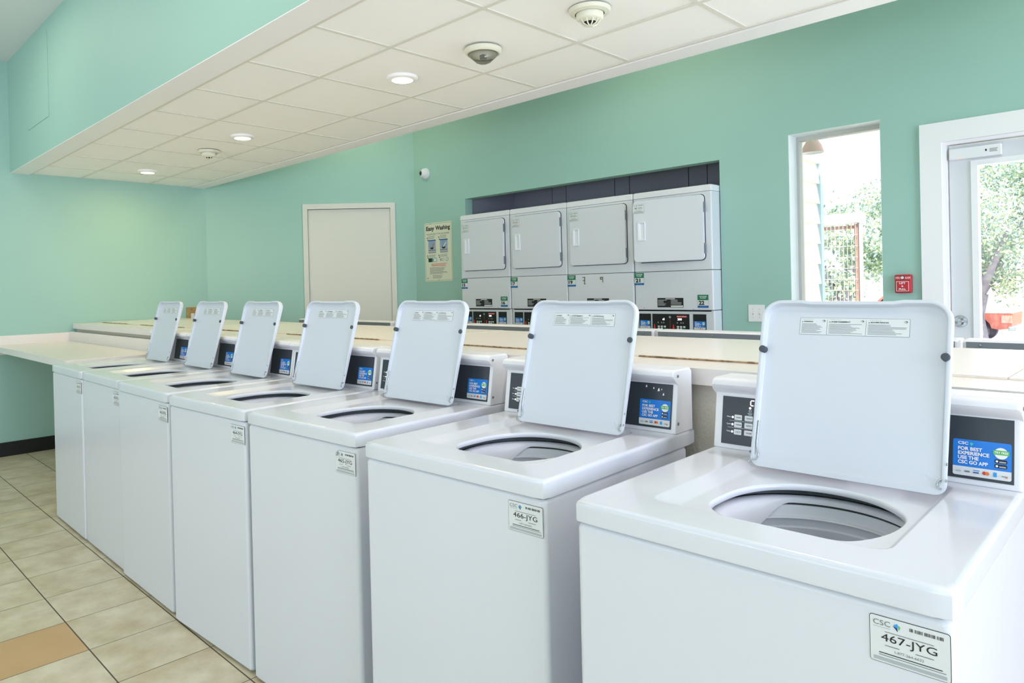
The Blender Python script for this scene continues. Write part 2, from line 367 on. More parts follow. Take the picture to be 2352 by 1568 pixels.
# angled wall door
def abox(mb, s0, s1, d0, d1, z0, z1, m):
    """box in the angled wall's frame: s along, d toward the room"""
    P = lambda s_, d_, z_: A+UA*s_-NA*d_+Vector((0, 0, z_))
    vs = [P(s0, d0, z0), P(s1, d0, z0), P(s1, d1, z0), P(s0, d1, z0), P(s0, d0, z1), P(s1, d0, z1), P(s1, d1, z1), P(s0, d1, z1)]
    mb.add(vs, [(0, 3, 2, 1), (4, 5, 6, 7), (0, 1, 5, 4), (1, 2, 6, 5), (2, 3, 7, 6), (3, 0, 4, 7)], m)
mb = MB(); abox(mb, 1.041, 1.092, -0.11, 0.014, ZF, 2.331, CREAMD); abox(mb, 1.986, 2.040, -0.11, 0.014, ZF, 2.331, CREAMD); abox(mb, 1.092, 1.986, -0.11, 0.014, 2.275, 2.331, CREAMD)
mb.build('trim_2', kind='structure')
mb = MB(); abox(mb, 1.096, 1.982, -0.045, -0.008, -0.01, 2.271, CREAMD); d1 = mb.build('door_1', kind='structure')

# window
mb = MB()
wx0, wx1, wz0, wz1 = -1.71, -1.147, 0.55, 2.381
FR = mat('aluminium_frame', (196, 198, 190), 0.4)
REV = mat('overexposed_reveal_white', (240, 248, 250), 0.5)  # pale colour stands in for daylight overexposing the mint reveal
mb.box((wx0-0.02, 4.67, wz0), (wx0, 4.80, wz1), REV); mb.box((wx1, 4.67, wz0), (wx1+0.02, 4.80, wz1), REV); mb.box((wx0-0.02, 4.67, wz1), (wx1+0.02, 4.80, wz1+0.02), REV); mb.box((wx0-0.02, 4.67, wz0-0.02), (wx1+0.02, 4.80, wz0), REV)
for a, b in (((wx0, 4.572, wz0), (wx0+0.003, 4.70, wz1)), ((wx1-0.003, 4.572, wz0), (wx1, 4.70, wz1)), ((wx0+0.003, 4.572, wz1-0.003), (wx1-0.003, 4.70, wz1))): mb.box(a, b, REV)  # thin lining added over the mint reveal so it looks overexposed
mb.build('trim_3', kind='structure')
mb = MB()
for a, b in (((wx0, 4.70, wz0), (wx0+0.022, 4.765, wz1)), ((wx1-0.022, 4.70, wz0), (wx1, 4.765, wz1)), ((wx0+0.022, 4.70, wz1-0.03), (wx1-0.022, 4.765, wz1)), ((wx0+0.022, 4.70, wz0), (wx1-0.022, 4.765, wz0+0.03))): mb.box(a, b, FR)
win = mb.build('window_1', kind='structure')
MB().box((wx0+0.02, 4.738, wz0+0.02), (wx1-0.02, 4.742, wz1-0.02), GLASS).build('window_glass', win)

# entrance door with a glass lite
mb = MB()
mb.box((-0.932, 4.545, ZF), (-0.822, 4.572, 2.184), WHITEP); mb.box((0.109, 4.545, ZF), (0.22, 4.572, 2.184), WHITEP); mb.box((-0.932, 4.545, 2.184), (0.22, 4.572, 2.302), WHITEP)
mb.box((-0.823, 4.57, ZF), (-0.80, 4.67, 2.185), WHITEP); mb.box((0.087, 4.57, ZF), (0.11, 4.67, 2.185), WHITEP); mb.box((-0.80, 4.57, 2.165), (0.087, 4.67, 2.185), WHITEP)
mb.build('trim_4', kind='structure')
DW = mat('white_door_paint', (222, 224, 228), 0.4)
mb = MB(); dx0, dx1, dz1 = -0.793, 0.082, 2.158; gx0, gx1, gz0, gz1 = -0.655, -0.055, 0.35, 2.030
mb.box((dx0, 4.60, -0.01), (gx0-0.02, 4.645, dz1), DW); mb.box((gx1+0.02, 4.60, -0.01), (dx1, 4.645, dz1), DW); mb.box((gx0-0.02, 4.60, gz1+0.02), (gx1+0.02, 4.645, dz1), DW); mb.box((gx0-0.02, 4.60, -0.01), (gx1+0.02, 4.645, gz0-0.02), DW)
door = mb.build('door_2', kind='structure')
mb = MB()
for a, b in (((gx0-0.032, 4.588, gz0-0.03), (gx0, 4.65, gz1+0.03)), ((gx1, 4.588, gz0-0.03), (gx1+0.032, 4.65, gz1+0.03)), ((gx0, 4.588, gz1), (gx1, 4.65, gz1+0.03)), ((gx0, 4.588, gz0-0.03), (gx1, 4.65, gz0))): mb.box(a, b, WHITEP)
mb.build('glazing_frame', door)
MB().box((gx0, 4.618, gz0), (gx1, 4.622, gz1), GLASS).build('window_glass', door)
MB().lathe([(0.0, -0.062), (0.018, -0.060), (0.026, -0.048), (0.022, -0.034), (0.012, -0.028), (0.012, -0.010), (0.034, -0.006), (0.036, 0)], CHROME, (-0.752, 4.60, 1.126), 24, 'y').build('door_knob', door, smooth=35)
# exit alarm bar on the door top
ea = MB().box((-0.786, 4.560, 2.072), (-0.538, 4.5995, 2.136), PLASTIC, 0.004).build('exit_alarm', smooth=35, label='slim white alarm box mounted at the top of the glazed entrance door', cat='door alarm')
d = Decal(); d.lines(0, 0, 0.042, 0.022, 3, GREYINK, 1); d.rect(-0.02, 0.008, -0.012, 0.02, BLACKINK, 1); put(d.build('printed_label', ea, fix=False), (-0.592, 4.5598, 2.093))
MB().lathe([(0.004, -0.002), (0.004, 0.002)], mat('orange_led', (255, 150, 110), 0.4, emit=(255, 140, 100), estr=1.5), (-0.735, 4.5595, 2.077), 10, 'y', True).build('indicator_light', ea)

# ------------------------------------------------------------------ ceiling fixtures
def downlight(x, y, lab):
    t = empty('ceiling_downlight', (x, y, SZ), label=lab, cat='ceiling light', group='round ceiling lights')
    MB().lathe([(0.083, 0.006), (0.084, 0.0), (0.080, -0.008), (0.066, -0.014), (0.056, -0.013), (0.055, -0.006)], WHITEP, n=40).build('trim_ring', t, smooth=40)
    MB().lathe([(0.0, -0.0085), (0.056, -0.0085)], GLASSLAMP, n=32).build('diffuser', t)
    l = bpy.data.lights.new('lamp_light', 'AREA'); l.shape = 'DISK'; l.size = 0.11; l.energy = P_LAMP; l.color = LAMP_COL
    lo = bpy.data.objects.new('lamp_light', l); COL.objects.link(lo); lo.parent = t; lo.location = (0, 0, -0.011)
    return t
downlight(-2.728, 2.03, 'round recessed ceiling light nearest the dome shaped strobe')
downlight(-4.577, 2.035, 'middle one of the three lit round ceiling lights')
downlight(-6.456, 2.04, 'farthest lit round ceiling light close to the left wall')
def smoke(x, y, lab):
    t = empty('smoke_detector', (x, y, SZ), label=lab, cat='smoke detector')
    MB().lathe([(0.0, -0.002), (0.082, -0.002), (0.086, 0.001), (0.080, -0.014), (0.060, -0.018)], IVORY, n=36).build('base_plate', t, smooth=40)
    mb = MB().lathe([(0.056, -0.016), (0.055, -0.036), (0.048, -0.044), (0.030, -0.048), (0.028, -0.052)], IVORY, n=36)
    for k in range(10):
        a = 2*PI*k/10; c, s_ = math.cos(a), math.sin(a)
        mb.tube([(0.042*c, 0.042*s_, -0.044), (0.030*c, 0.030*s_, -0.060), (0.010*c, 0.010*s_, -0.066)], 0.003, IVORY, 6)
    mb.lathe([(0.0, -0.069), (0.011, -0.068), (0.012, -0.062)], IVORY, n=16)
    mb.build('sensor_head', t, smooth=40)
    MB().lathe([(0.0, -0.054), (0.028, -0.052), (0.029, -0.046)], DARKGAP, n=20).build('sensor_core', t)
    return t
smoke(-1.504, 2.03, 'ivory round smoke detector nearest the camera, at the top edge of the ceiling')
smoke(-5.225, 2.07, 'ivory round smoke detector far off between the two distant ceiling lights')
t = empty('strobe_alarm', (-2.12, 2.03, SZ), label='ivory round strobe alarm with clear dome on the ceiling', cat='alarm strobe')
MB().lathe([(0.0, -0.001), (0.084, -0.001), (0.088, -0.004), (0.088, -0.018), (0.080, -0.026), (0.070, -0.028)], IVORY, n=40).build('base_ring', t, smooth=40)
MB().lathe([(0.076, -0.027), (0.066, -0.036), (0.050, -0.050), (0.034, -0.064), (0.018, -0.071), (0.0, -0.073)], CLEARP, n=32).build('clear_dome', t, smooth=60)
mb = MB().lathe([(0.068, -0.029), (0.040, -0.030), (0.0, -0.031)], mat('reflector', (226, 228, 222), 0.3, 0.1), n=24); mb.tube([(-0.03, 0, -0.04), (0.03, 0, -0.04)], 0.004, PLASTIC, 8); mb.box((-0.012, -0.012, -0.052), (0.012, 0.012, -0.03), GREYINK); mb.build('flash_tube', t)

# ------------------------------------------------------------------ washing machine prototype
WW, WD, ZT, ZS = 0.651, 0.705, 0.964, 0.9195
def catmull(pts, n):
    out = []; L = len(pts)
    for i in range(L):
        p0, p1, p2, p3 = [Vector(pts[(i+k-1) % L]) for k in range(4)]
        for j in range(n):
            t = j/n; out.append(0.5*((2*p1)+(-p0+p2)*t+(2*p0-5*p1+4*p2-p3)*t*t+(-p0+3*p1-3*p2+p3)*t**3))
    return out
def raycast_poly(poly, c, n):
    """resample a closed outline by angle about c"""
    out = []; L = len(poly)
    for k in range(n):
        a = 2*PI*k/n; d = Vector((math.cos(a), math.sin(a))); best = None
        for i in range(L):
            p, q = Vector(poly[i][:2])-c, Vector(poly[(i+1) % L][:2])-c; e = q-p; den = d.x*e.y-d.y*e.x
            if abs(den) < 1e-12: continue
            t = (p.x*e.y-p.y*e.x)/den; u = (p.x*d.y-p.y*d.x)/den
            if t > 0 and -1e-9 <= u <= 1+1e-9 and (best is None or t > best): best = t
        out.append(c+d*best)
    return out
HOLE = catmull([(.200, .215), (.205, .319), (.238, .395), (.293, .438), (.36, .449), (.427, .432), (.480, .387), (.512, .327), (.511, .247), (.492, .185), (.464, .146), (.425, .137), (.392, .138), (.375, .132), (.362, .121), (.325, .119), (.292, .123), (.248, .142), (.215, .170)], 6)
def make_washer():
    root = empty('washing_machine', (0, 0, 0))
    # cabinet with rounded front corners and chamfered foot
    mb = MB(); c0, c1 = 0.004, WW-0.004
    def outline(ins, z, yb=WD-0.03, r=0.014):
        p = [];
        for cx, cy, a0 in ((c0+ins+r, 0.005+ins+r, 180), (c1-ins-r, 0.005+ins+r, 270)):
            for k in range(6):
                a = math.radians(a0+90*k/5); p.append((cx+r*math.cos(a), cy+r*math.sin(a), z))
        p += [(c1-ins, yb, z), (c0+ins, yb, z)]; return p
    mb.rings([outline(0.022, -0.014), outline(0.005, -0.009), outline(0.0, 0.0), outline(0.0, ZS-0.012), outline(0.003, ZS-0.006), outline(0.006, ZS-0.003)], ENAMEL_F, True, False)
    mb.rings([outline(0.012, ZS-0.02), outline(0.012, ZS+0.004)], SEAM)
    mb.build('cabinet', root, smooth=35)
    for (fx, fy) in ((0.06, 0.05), (WW-0.06, 0.05), (0.06, WD-0.09), (WW-0.06, WD-0.09)):
        MB().lathe([(0.0, 0.0), (0.020, 0.0), (0.020, 0.005), (0.008, 0.0058), (0.008, 0.0065)], BUMPER, (fx, fy, ZF), 14).build('foot', root)
    # top: outer shell, shallow dish, hole
    N = 120; c = Vector((0.36, 0.29))
    def out_r(x0, y0, x1, y1, r, z): return [(p.x, p.y, z) for p in raycast_poly(rrect(x0, y0, x1, y1, r, 8), c, N)]
    hole = raycast_poly([(p.x, p.y) for p in HOLE], c, N)
    def hr(k, z): return [(c.x+(p.x-c.x)*k, c.y+(p.y-c.y)*k, z) for p in hole]
    mb = MB()
    mb.rings([out_r(0.010, 0.010, WW-0.010, WD+0.023, 0.012, ZS+0.0005), out_r(0.001, 0.001, WW-0.001, WD+0.0310, 0.016, ZS+0.001), out_r(0, 0, WW, WD+0.0320, 0.017, ZS+0.004), out_r(0, 0, WW, WD+0.0320, 0.017, ZT-0.010), out_r(0.0015, 0.0015, WW-0.0015, WD+0.0305, 0.017, ZT-0.0045), out_r(0.005, 0.005, WW-0.005, WD+0.0270, 0.016, ZT-0.0012), out_r(0.011, 0.011, WW-0.011, WD+0.0210, 0.016, ZT),
              out_r(0.112, 0.098, 0.545, 0.585, 0.035, ZT), out_r(0.116, 0.102, 0.541, 0.581, 0.034, ZT-0.0012), out_r(0.158, 0.112, 0.533, 0.572, 0.03, ZT-0.0100), out_r(0.166, 0.1155, 0.528, 0.562, 0.03, ZT-0.0115),
              hr(1.035, ZT-0.0120), hr(1.012, ZT-0.0135), hr(1.0, ZT-0.018), hr(1.004, ZT-0.024), hr(1.02, ZT-0.026)], ENAMEL)
    mb.build('top_panel', root, smooth=50)
    # tub visible through the hole
    n = 96; tc = (0.36, 0.290)
    def ring(r, z): return [(tc[0]+r*math.cos(2*PI*k/n), tc[1]+r*math.sin(2*PI*k/n), z) for k in range(n)]
    def bump_(k, a0=188, wdt=66):
        a = math.degrees(2*PI*k/n); d_ = abs((a-a0+180) % 360-180); return 0.5+0.5*math.cos(PI*min(1, max(0, (d_-wdt*0.55)/(wdt*0.45)))) if d_ < wdt else 0.0
    def ringb(r0, r1, z0, z1):
        o_ = []
        for k in range(n):
            b_ = bump_(k); r = r0*(1-b_)+r1*b_; z = z0*(1-b_)+z1*b_; o_.append((tc[0]+r*math.cos(2*PI*k/n), tc[1]+r*math.sin(2*PI*k/n), z))
        return o_
    MB().rings([ring(0.215, 0.946), ring(0.206, 0.934), ring(0.203, 0.920)], GASK).build('splash_gap', root)
    MB().rings([ring(0.204, 0.916), ringb(0.196, 0.192, 0.9200, 0.9215), ringb(0.189, 0.182, 0.9200, 0.9205), ringb(0.184, 0.172, 0.917, 0.916), ringb(0.182, 0.166, 0.914, 0.895), ringb(0.182, 0.166, 0.906, 0.862), ringb(0.188, 0.172, 0.905, 0.861)], PLASTIC).build('tub_ring', root, smooth=60)
    mb = MB(); mb.rings([ring(0.197, 0.910), ring(0.192, 0.897)], GASK)
    mb.rings([ring(0.193, 0.899), ring(0.187, 0.900), ring(0.184, 0.895), ring(0.183, 0.881), ring(0.181, 0.878), ring(0.174, 0.8775), ring(0.171, 0.875)], TUBW)
    mb.rings([ring(0.1715, 0.875), ring(0.174, 0.871), ring(0.174, 0.858), ring(0.169, 0.855), ring(0.171, 0.60), ring(0.150, 0.52), ring(0.05, 0.50)], BASKET, False, True)
    mb.rings([ring(0.05, 0.5), ring(0.045, 0.62), ring(0.03, 0.70)], TUBW, False, True)
    mb.build('wash_basket', root, smooth=45)
    # console
    prof = [(0.722, ZT+0.0005), (0.612, ZT+0.0005), (0.612, ZT+0.006), (0.632, 1.098), (0.632, 1.105), (0.622, 1.113), (0.612, 1.121), (0.607, 1.129), (0.609, 1.138), (0.616, 1.144), (0.628, 1.147), (0.711, 1.147), (0.716, 1.144), (0.722, 1.138)]
    mb = MB(); secs = []
    for x, sh in ((0.0015, 0.006), (0.004, 0.002), (0.010, 0.0), (WW-0.010, 0.0), (WW-0.004, 0.002), (WW-0.0015, 0.006)):
        cy, cz = 0.66, 1.05; r_ = []
        for (y, z) in prof:
            zz = z-(sh if z > 1.1 else 0); yy = y+(sh if y < 0.65 else -sh); r_.append((x, yy, max(zz, ZT+0.0005)))
        secs.append(r_)
    mb.rings(secs, PLASTIC, True, True); con = mb.build('control_console', root, smooth=38)
    for (yy, zz) in ((0.632, 1.128), (0.628, 0.992)):
        MB().lathe([(0.0, 0.0022), (0.0042, 0.0018), (0.0045, 0.0)], GREYMET, (WW-0.0012, yy, zz), 12, 'x').build('screw', con)
    # grey back plate of the console with two screws
    mb = MB().box((0.014, 0.7215, ZT+0.004), (WW-0.014, 0.7250, 1.1385), GREYMET)
    for x in (0.06, 0.33, 0.59): mb.lathe([(0.0, 0.0200), (0.004, 0.0195), (0.005, 0.0160)], CHROME, (x, 0.709, 1.126), 10, 'y')
    mb.build('rear_plate', con)
    # face decals lie on the slanted face
    lean = math.atan2(0.020, 1.098-(ZT+0.006)); FR_ = (PI/2-lean, 0, 0)
    def face(o, x, z):           # origin on slanted face at height z
        y = 0.612+(z-(ZT+0.006))*0.020/(1.098-(ZT+0.006)); o.location = (x, y-0.0012, z); o.rotation_euler = FR_; return o
    d = Decal(); w, h = 0.300, 0.122
    d.box((0, 0, -0.001), (w, h, 0.0004), GREYPANEL)
    d.rect(0.02, 0.060, 0.16, 0.0612, LGREY, 2); d.rect(0.016, 0.0425, 0.16, 0.0437, LGREY, 2)
    for i, nm in enumerate(('Heavy', 'Cycle', 'Temp')):
        y0 = 0.063-i*0.0185
        d.text(nm, 0.013, y0+0.0045, 0.024, y0+0.009, WHITEINK, 2, 0.02); d.circ(0.0285, y0+0.0065, 0.0028, LED, 2, 12)
        d.rr(0.033, y0, 0.053, y0+0.0135, 0.002, PAPER, 2); d.rr(0.060, y0, 0.081, y0+0.0135, 0.002, PAPER, 2)
        d.text(('NORMAL', 'PERM', 'HOT')[i], 0.038, y0+0.005, 0.051, y0+0.0085, GREYINK, 3, 0.02); d.text(('DELICATE', 'BRIGHTS', 'WARM')[i], 0.065, y0+0.005, 0.079, y0+0.0085, GREYINK, 3, 0.02)
        d.rr(0.088, y0, 0.109, y0+0.0135, 0.002, PAPER, 2)
    for dx in (-0.008, 0.016):
        d.rect(0.078+dx, 0.086, 0.085+dx, 0.092, LGREY, 2); d.rect(0.080+dx, 0.0875, 0.083+dx, 0.0905, GREYPANEL, 3); d.rect(0.075+dx, 0.0815, 0.087+dx, 0.084, LGREY, 2); d.rect(0.077+dx, 0.0785, 0.086+dx, 0.0805, LGREY, 2)
    d.circ(0.073, 0.0965, 0.0030, LED, 2, 12)
    d.rect(0.0745, 0.1145, 0.083, 0.117, LED, 2); d.rect(0.0725, 0.1045, 0.075, 0.1145, LED, 2); d.rect(0.0745, 0.102, 0.081, 0.1045, LED, 2); d.circ(0.0855, 0.1035, 0.002, LED, 2, 10)
    face(d.build('display_panel', con, fix=False), 0.024, 0.976)
    d = Decal(); w, h = 0.195, 0.128
    d.box((0, 0, -0.001), (w, h, 0.0004), GREYPANEL); app_sticker(d, 0.092, 0.006, 0.191, 0.080)
    face(d.build('payment_panel', con, fix=False), 0.440, 0.976)
    # lid, built closed: hinge axis at the origin, reaching toward -y
    lid = make_lid(root); lid.location = (0.351, 0.515, ZT+0.006); lid.rotation_euler = (math.radians(-106.5), 0, 0)
    return root
def app_sticker(d, x0, y0, x1, y1):
    w, h = x1-x0, y1-y0; X = lambda u: x0+u*w; Y = lambda v: y0+v*h
    d.rr(x0, y0, x1, y1, 0.004, BLUE, 1); d.rr(x0, y0, x1, Y(0.24), 0.004, PAPER, 2); d.rect(x0, Y(0.12), x1, Y(0.25), PAPER, 3)
    d.text('CSC', X(.09), Y(.86), X(.27), Y(.94), WHITEINK, 3, 0.03); d.poly([(X(.29), Y(.90)), (X(.325), Y(.94)), (X(.36), Y(.90)), (X(.325), Y(.83))], mat('teal_ink', (70, 200, 200), 0.5), 3)
    for i, t in enumerate(('FOR BEST', 'EXPERIENCE', 'USE THE', 'CSC GO APP')):
        d.text(t, X(.09), Y(.70-i*.125), X(.09+(.42, .54, .36, .52)[i]), Y(.80-i*.125), WHITEINK, 3, 0.035)
    r = 0.115*w; d.circ(X(.83), Y(.72), r, WHITEINK, 3, 24); d.rect(X(.83)-r*1.18, Y(.68), X(.83)+r*1.18, Y(.80), GREEN, 4); d.text('TRY FREE', X(.83)-r, Y(.71), X(.83)+r, Y(.77), WHITEINK, 5, 0.03)
    for yy in (.45, .32):
        d.rr(X(.72), Y(yy), X(.93), Y(yy+.10), 0.0025, BLACKINK, 3); d.circ(X(.76), Y(yy+.05), 0.0022, WHITEINK, 4, 10); d.rect(X(.80), Y(yy+.02), X(.91), Y(yy+.055), LGREY, 4)
    d.rect(X(.06), Y(.10), X(.15), Y(.13), LGREY, 4); d.rect(X(.21), Y(.10), X(.30), Y(.14), GREYINK, 4); d.rect(X(.36), Y(.10), X(.46), Y(.13), NAVY, 4); d.rect(X(.36), Y(.16), X(.47), Y(.18), BLUE, 4)
    d.circ(X(.55), Y(.13), 0.0035, REDINK, 4, 12); d.circ(X(.60), Y(.13), 0.0035, ORANGE, 5, 12); d.rect(X(.70), Y(.07), X(.76), Y(.19), LBLUE, 4); d.rect(X(.84), Y(.10), X(.94), Y(.12), GREYINK, 4); d.rect(X(.90), Y(.07), X(.94), Y(.09), ORANGE, 4)
def make_lid(root):
    w2, L = 0.195, 0.396; T = 0.024; n = 8
    def O(ins, z, rt=0.045, rb=0.022, topdip=0.0):
        pts = []
        for cx, cy, a0, r in ((w2-ins-(rb-ins*0.6), -ins-(rb-ins*0.6)+0.0, 0, rb-ins*0.6), (-w2+ins+(rb-ins*0.6), -ins-(rb-ins*0.6), 90, rb-ins*0.6), (-w2+ins+(rt-ins), -L+ins+(rt-ins), 180, rt-ins), (w2-ins-(rt-ins), -L+ins+(rt-ins), 270, rt-ins)):
            for k in range(n+1):
                a = math.radians(a0+90*k/n); pts.append((cx+r*math.cos(a), cy+r*math.sin(a), z))
            if a0 == 180:
                for q in (-0.105, -0.085, -0.06, 0.0, 0.06, 0.085, 0.105): pts.append((q, -L+ins+(topdip if abs(q) < 0.09 else 0), z))
            if a0 == 0:
                for q in (0.08, 0, -0.08): pts.append((q, -ins, z))
        return pts
    # z up when closed; rim bottom at z = 0; inner cavity faces -z and runs out toward the hinge
    def tap(P): return [(x, y, z+(0.0150-z)*(1-min(1, max(0.0, (-y-0.01)/0.20))) if z < 0.0150 else z) for x, y, z in P]
    mb = MB()
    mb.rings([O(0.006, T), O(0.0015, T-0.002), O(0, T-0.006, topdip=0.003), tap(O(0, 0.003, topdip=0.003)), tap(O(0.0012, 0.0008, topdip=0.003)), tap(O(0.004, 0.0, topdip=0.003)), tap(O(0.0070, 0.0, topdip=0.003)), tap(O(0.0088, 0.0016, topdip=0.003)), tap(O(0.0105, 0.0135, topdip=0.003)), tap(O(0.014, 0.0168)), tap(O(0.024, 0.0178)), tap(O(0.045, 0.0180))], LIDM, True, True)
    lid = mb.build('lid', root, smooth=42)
    for sx in (-1, 1):
        MB().lathe([(0.0, -0.0025), (0.0068, -0.0022), (0.0082, -0.0008), (0.0082, 0.012)], BUMPER, (sx*(w2-0.0095), -0.275, 0.0), 18).build('bumper', lid, smooth=40)
        for yy in (-0.030, -0.062): MB().lathe([(0.0, -0.0012), (0.0028, -0.0010), (0.003, 0)], GREYINK, (0, 0, 0), 10, 'x').build('rivet', lid).location = (sx*(w2+0.0003), yy, 0.012)
    # wire hinge on the left, short chrome pivot on the right
    p = [(-w2+0.012, -0.105, 0.0135), (-w2+0.012, -0.055, 0.0135), (-w2+0.014, -0.038, 0.0135), (-w2+0.018, -0.026, 0.0135), (-w2+0.014, -0.014, 0.0132), (-w2+0.004, -0.013, 0.0128), (-w2-0.0025, -0.008, 0.014), (-w2+0.004, 0.001, 0.014), (-w2+0.02, 0.003, 0.014)]
    MB().tube(catw(p), 0.0017, CHROME, 8).build('hinge_wire', lid, smooth=60)
    MB().tube(catw([(w2-0.008, -0.032, 0.0128), (w2-0.014, -0.028, 0.0134), (w2-0.0165, -0.020, 0.0134), (w2-0.013, -0.014, 0.0134), (w2-0.008, -0.013, 0.013)]), 0.0017, CHROME, 8).build('hinge_pin', lid, smooth=60)
    # trilingual warning label near the free end of the inner face
    d = Decal(); w, h = 0.226, 0.040
    d.rr(0, 0, w, h, 0.002, GREYINK, 0.2); d.rr(0.0006, 0.0006, w-0.0006, h-0.0006, 0.0017, PAPER, 0.6)
    for i, t in enumerate(('WARNING', 'AVERTISSEMENT', 'ADVERTENCIA')):
        a = (0.0, 0.060, 0.141, w)[i]; b = (0.0, 0.060, 0.141, w)[i+1]
        if i: d.rect(a-0.0003, 0.001, a+0.0003, h-0.004, GREYINK, 1.5)
        d.poly([(a+0.004, h-0.0105), (a+0.007, h-0.0105), (a+0.0055, h-0.008)], BLACKINK, 1.5)
        d.text(t, a+0.008, h-0.0105, a+0.008+(0.021, 0.041, 0.037)[i], h-0.0075, BLACKINK, 1.5, 0.03)
        d.circ(b-0.0075, h-0.007, 0.0034, GREYINK, 1.5, 14, 0.0024); d.circ(b-0.0085, h-0.0075, 0.0019, PAPER, 2, 12, 0.0012)
        d.rect(a+0.006, h-0.0042, a+0.03, h-0.0036, LGREY, 1.5)
        d.lines(a+0.004, 0.003, b-0.004, h-0.013, 9, GREYINK, 1.5, 0.45, 0.30, random.Random(i))
    o = d.build('warning_label', lid, fix=False); o.rotation_euler = (PI, 0, 0); o.location = (-0.110, -0.317, 0.0176)
    return lid
def catw(p, n=6):
    out = []; P = [Vector(q) for q in p]; P = [P[0]]+P+[P[-1]]
    for i in range(1, len(P)-2):
        for j in range(n):
            t = j/n; a, b, c, e = P[i-1:i+3]; out.append(0.5*((2*b)+(-a+c)*t+(2*a-5*b+4*c-e)*t*t+(-a+3*b-3*c+e)*t**3))
    out.append(P[-2]); return out
def id_sticker(code, parent, x, z, w=0.102, h=0.069, peel=False, y=0.0045):
    d = Decal(); X = lambda u: u*w; Y = lambda v: v*h
    if peel:
        d.poly([(0, 0), (w, 0), (w, h), (X(.17), h), (0, Y(.72))], GREYINK, 0.2); d.poly([(.0008, .0008), (w-.0008, .0008), (w-.0008, h-.0008), (X(.17)+.0004, h-.0008), (.0008, Y(.72)-.0004)], PAPER, 1)
        d.add([(0, Y(.72), .0006), (X(.17), h, .0006), (X(.15), Y(.76), .010)], [(0, 1, 2)], PAPER)
    else:
        d.rr(0, 0, w, h, 0.004, BLACKINK, 0.2); d.rr(.0008, .0008, w-.0008, h-.0008, 0.0033, PAPER, 1)
    d.text('CSC', X(.05), Y(.80), X(.27), Y(.91), GREYINK, 2, 0.0)
    d.rect(X(.05), Y(.755), X(.27), Y(.765), LGREY, 2)
    lx, ly = X(.33), Y(.84)
    d.poly([(lx-.002, ly+.002), (lx+.003, ly+.0055), (lx+.004, ly), (lx+.001, ly-.001)], LBLUE, 2); d.poly([(lx-.003, ly+.001), (lx+.003, ly-.001), (lx+.0035, ly-.0065)], NAVY, 2); d.poly([(lx+.004, ly+.004), (lx+.007, ly+.001), (lx+.0045, ly-.004)], GREEN, 2)
    rd = random.Random(9)
    for i in range(26):
        if rd.random() < .8: d.rect(X(.51+i*.0165), Y(.83), X(.51+i*.0165+.006+.006*rd.random()), Y(.90), BLACKINK, 2)
    d.rect(X(.20), Y(.675), X(.80), Y(.688), GREYINK, 2)
    d.text(code, X(.15), Y(.43), X(.84), Y(.64), BLACKINK, 2, 0.0)
    d.rect(X(.20), Y(.385), X(.38), Y(.40), GREYINK, 2); d.rect(X(.58), Y(.385), X(.80), Y(.40), GREYINK, 2)
    d.text('1-877-264-6622', X(.32), Y(.275), X(.68), Y(.33), GREYINK, 2, 0.0)
    d.rect(X(.12), Y(.21), X(.90), Y(.228), BLACKINK, 2); d.rect(X(.12), Y(.165), X(.94), Y(.178), GREYINK, 2); d.rect(X(.05), Y(.05), X(.95), Y(.12), LGREY, 2)
    o = d.build('id_sticker', parent, fix=False); put(o, (x, y, z)); return o
proto = make_washer()
WPOS = [(-4.897, 0.847, -0.012), (-4.242, 0.842, -0.008), (-3.580, 0.823, -0.0002), (-2.881, 0.809, 0.0433), (-2.204, 0.831, 0.0404), (-1.449, 0.811, 0.0361), (-0.671, 0.771, 0.0128)]
CODES = ['461-JYG', '462-JYG', '463-JYG', '464-JYG', '465-JYG', '466-JYG', '467-JYG']
WL = ['white open-lid washer at the far left end beside the folding counter',
      'white open-lid washer, second from the folding counter in the front row',
      'white open-lid washer, third from the folding counter in the front row',
      'white open-lid washer with 464-JYG sticker, fourth in the front row',
      'white open-lid washer whose 465-JYG sticker has a peeled corner',
      'white open-lid washer with 466-JYG sticker, left of the gap in the row',
      'nearest white open-lid washer, with 467-JYG sticker, at the right']
for i, (x, y, r) in enumerate(WPOS):
    o = proto if i == 0 else copy_tree(proto)
    o.location = (x, y, 0); o.rotation_euler = (0, 0, r); o['label'] = WL[i]; o['category'] = 'washing machine'; o['group'] = 'front row of washers with open lids'
    child(o, 'lid').location.y = (.515, .512, .512, .507, .502, .485, .466)[i]
    WPOS[i] = o
for i, o in enumerate(WPOS): id_sticker(CODES[i], o, 0.541, 0.832, peel=(i == 4))
# dirt specks on the payment window of the sixth washer
cons = child(WPOS[5], 'control_console')
d = Decal(); 
for (u, v, s_) in ((.11, .118, .0035), (.134, .114, .003), (.150, .110, .0045), (.160, .112, .002), (.166, .098, .0035)): d.poly([(u-s_*.6, v-s_), (u+s_, v-s_*.7), (u+s_*.4, v+s_*1.3), (u-s_*.3, v+s_*.6)], WHITEINK, 1)
pp = child(cons, 'payment_panel'); sp = d.build('paper_residue', cons, fix=False, label='white sticker residue flecks'); sp.location = pp.location; sp.rotation_euler = pp.rotation_euler
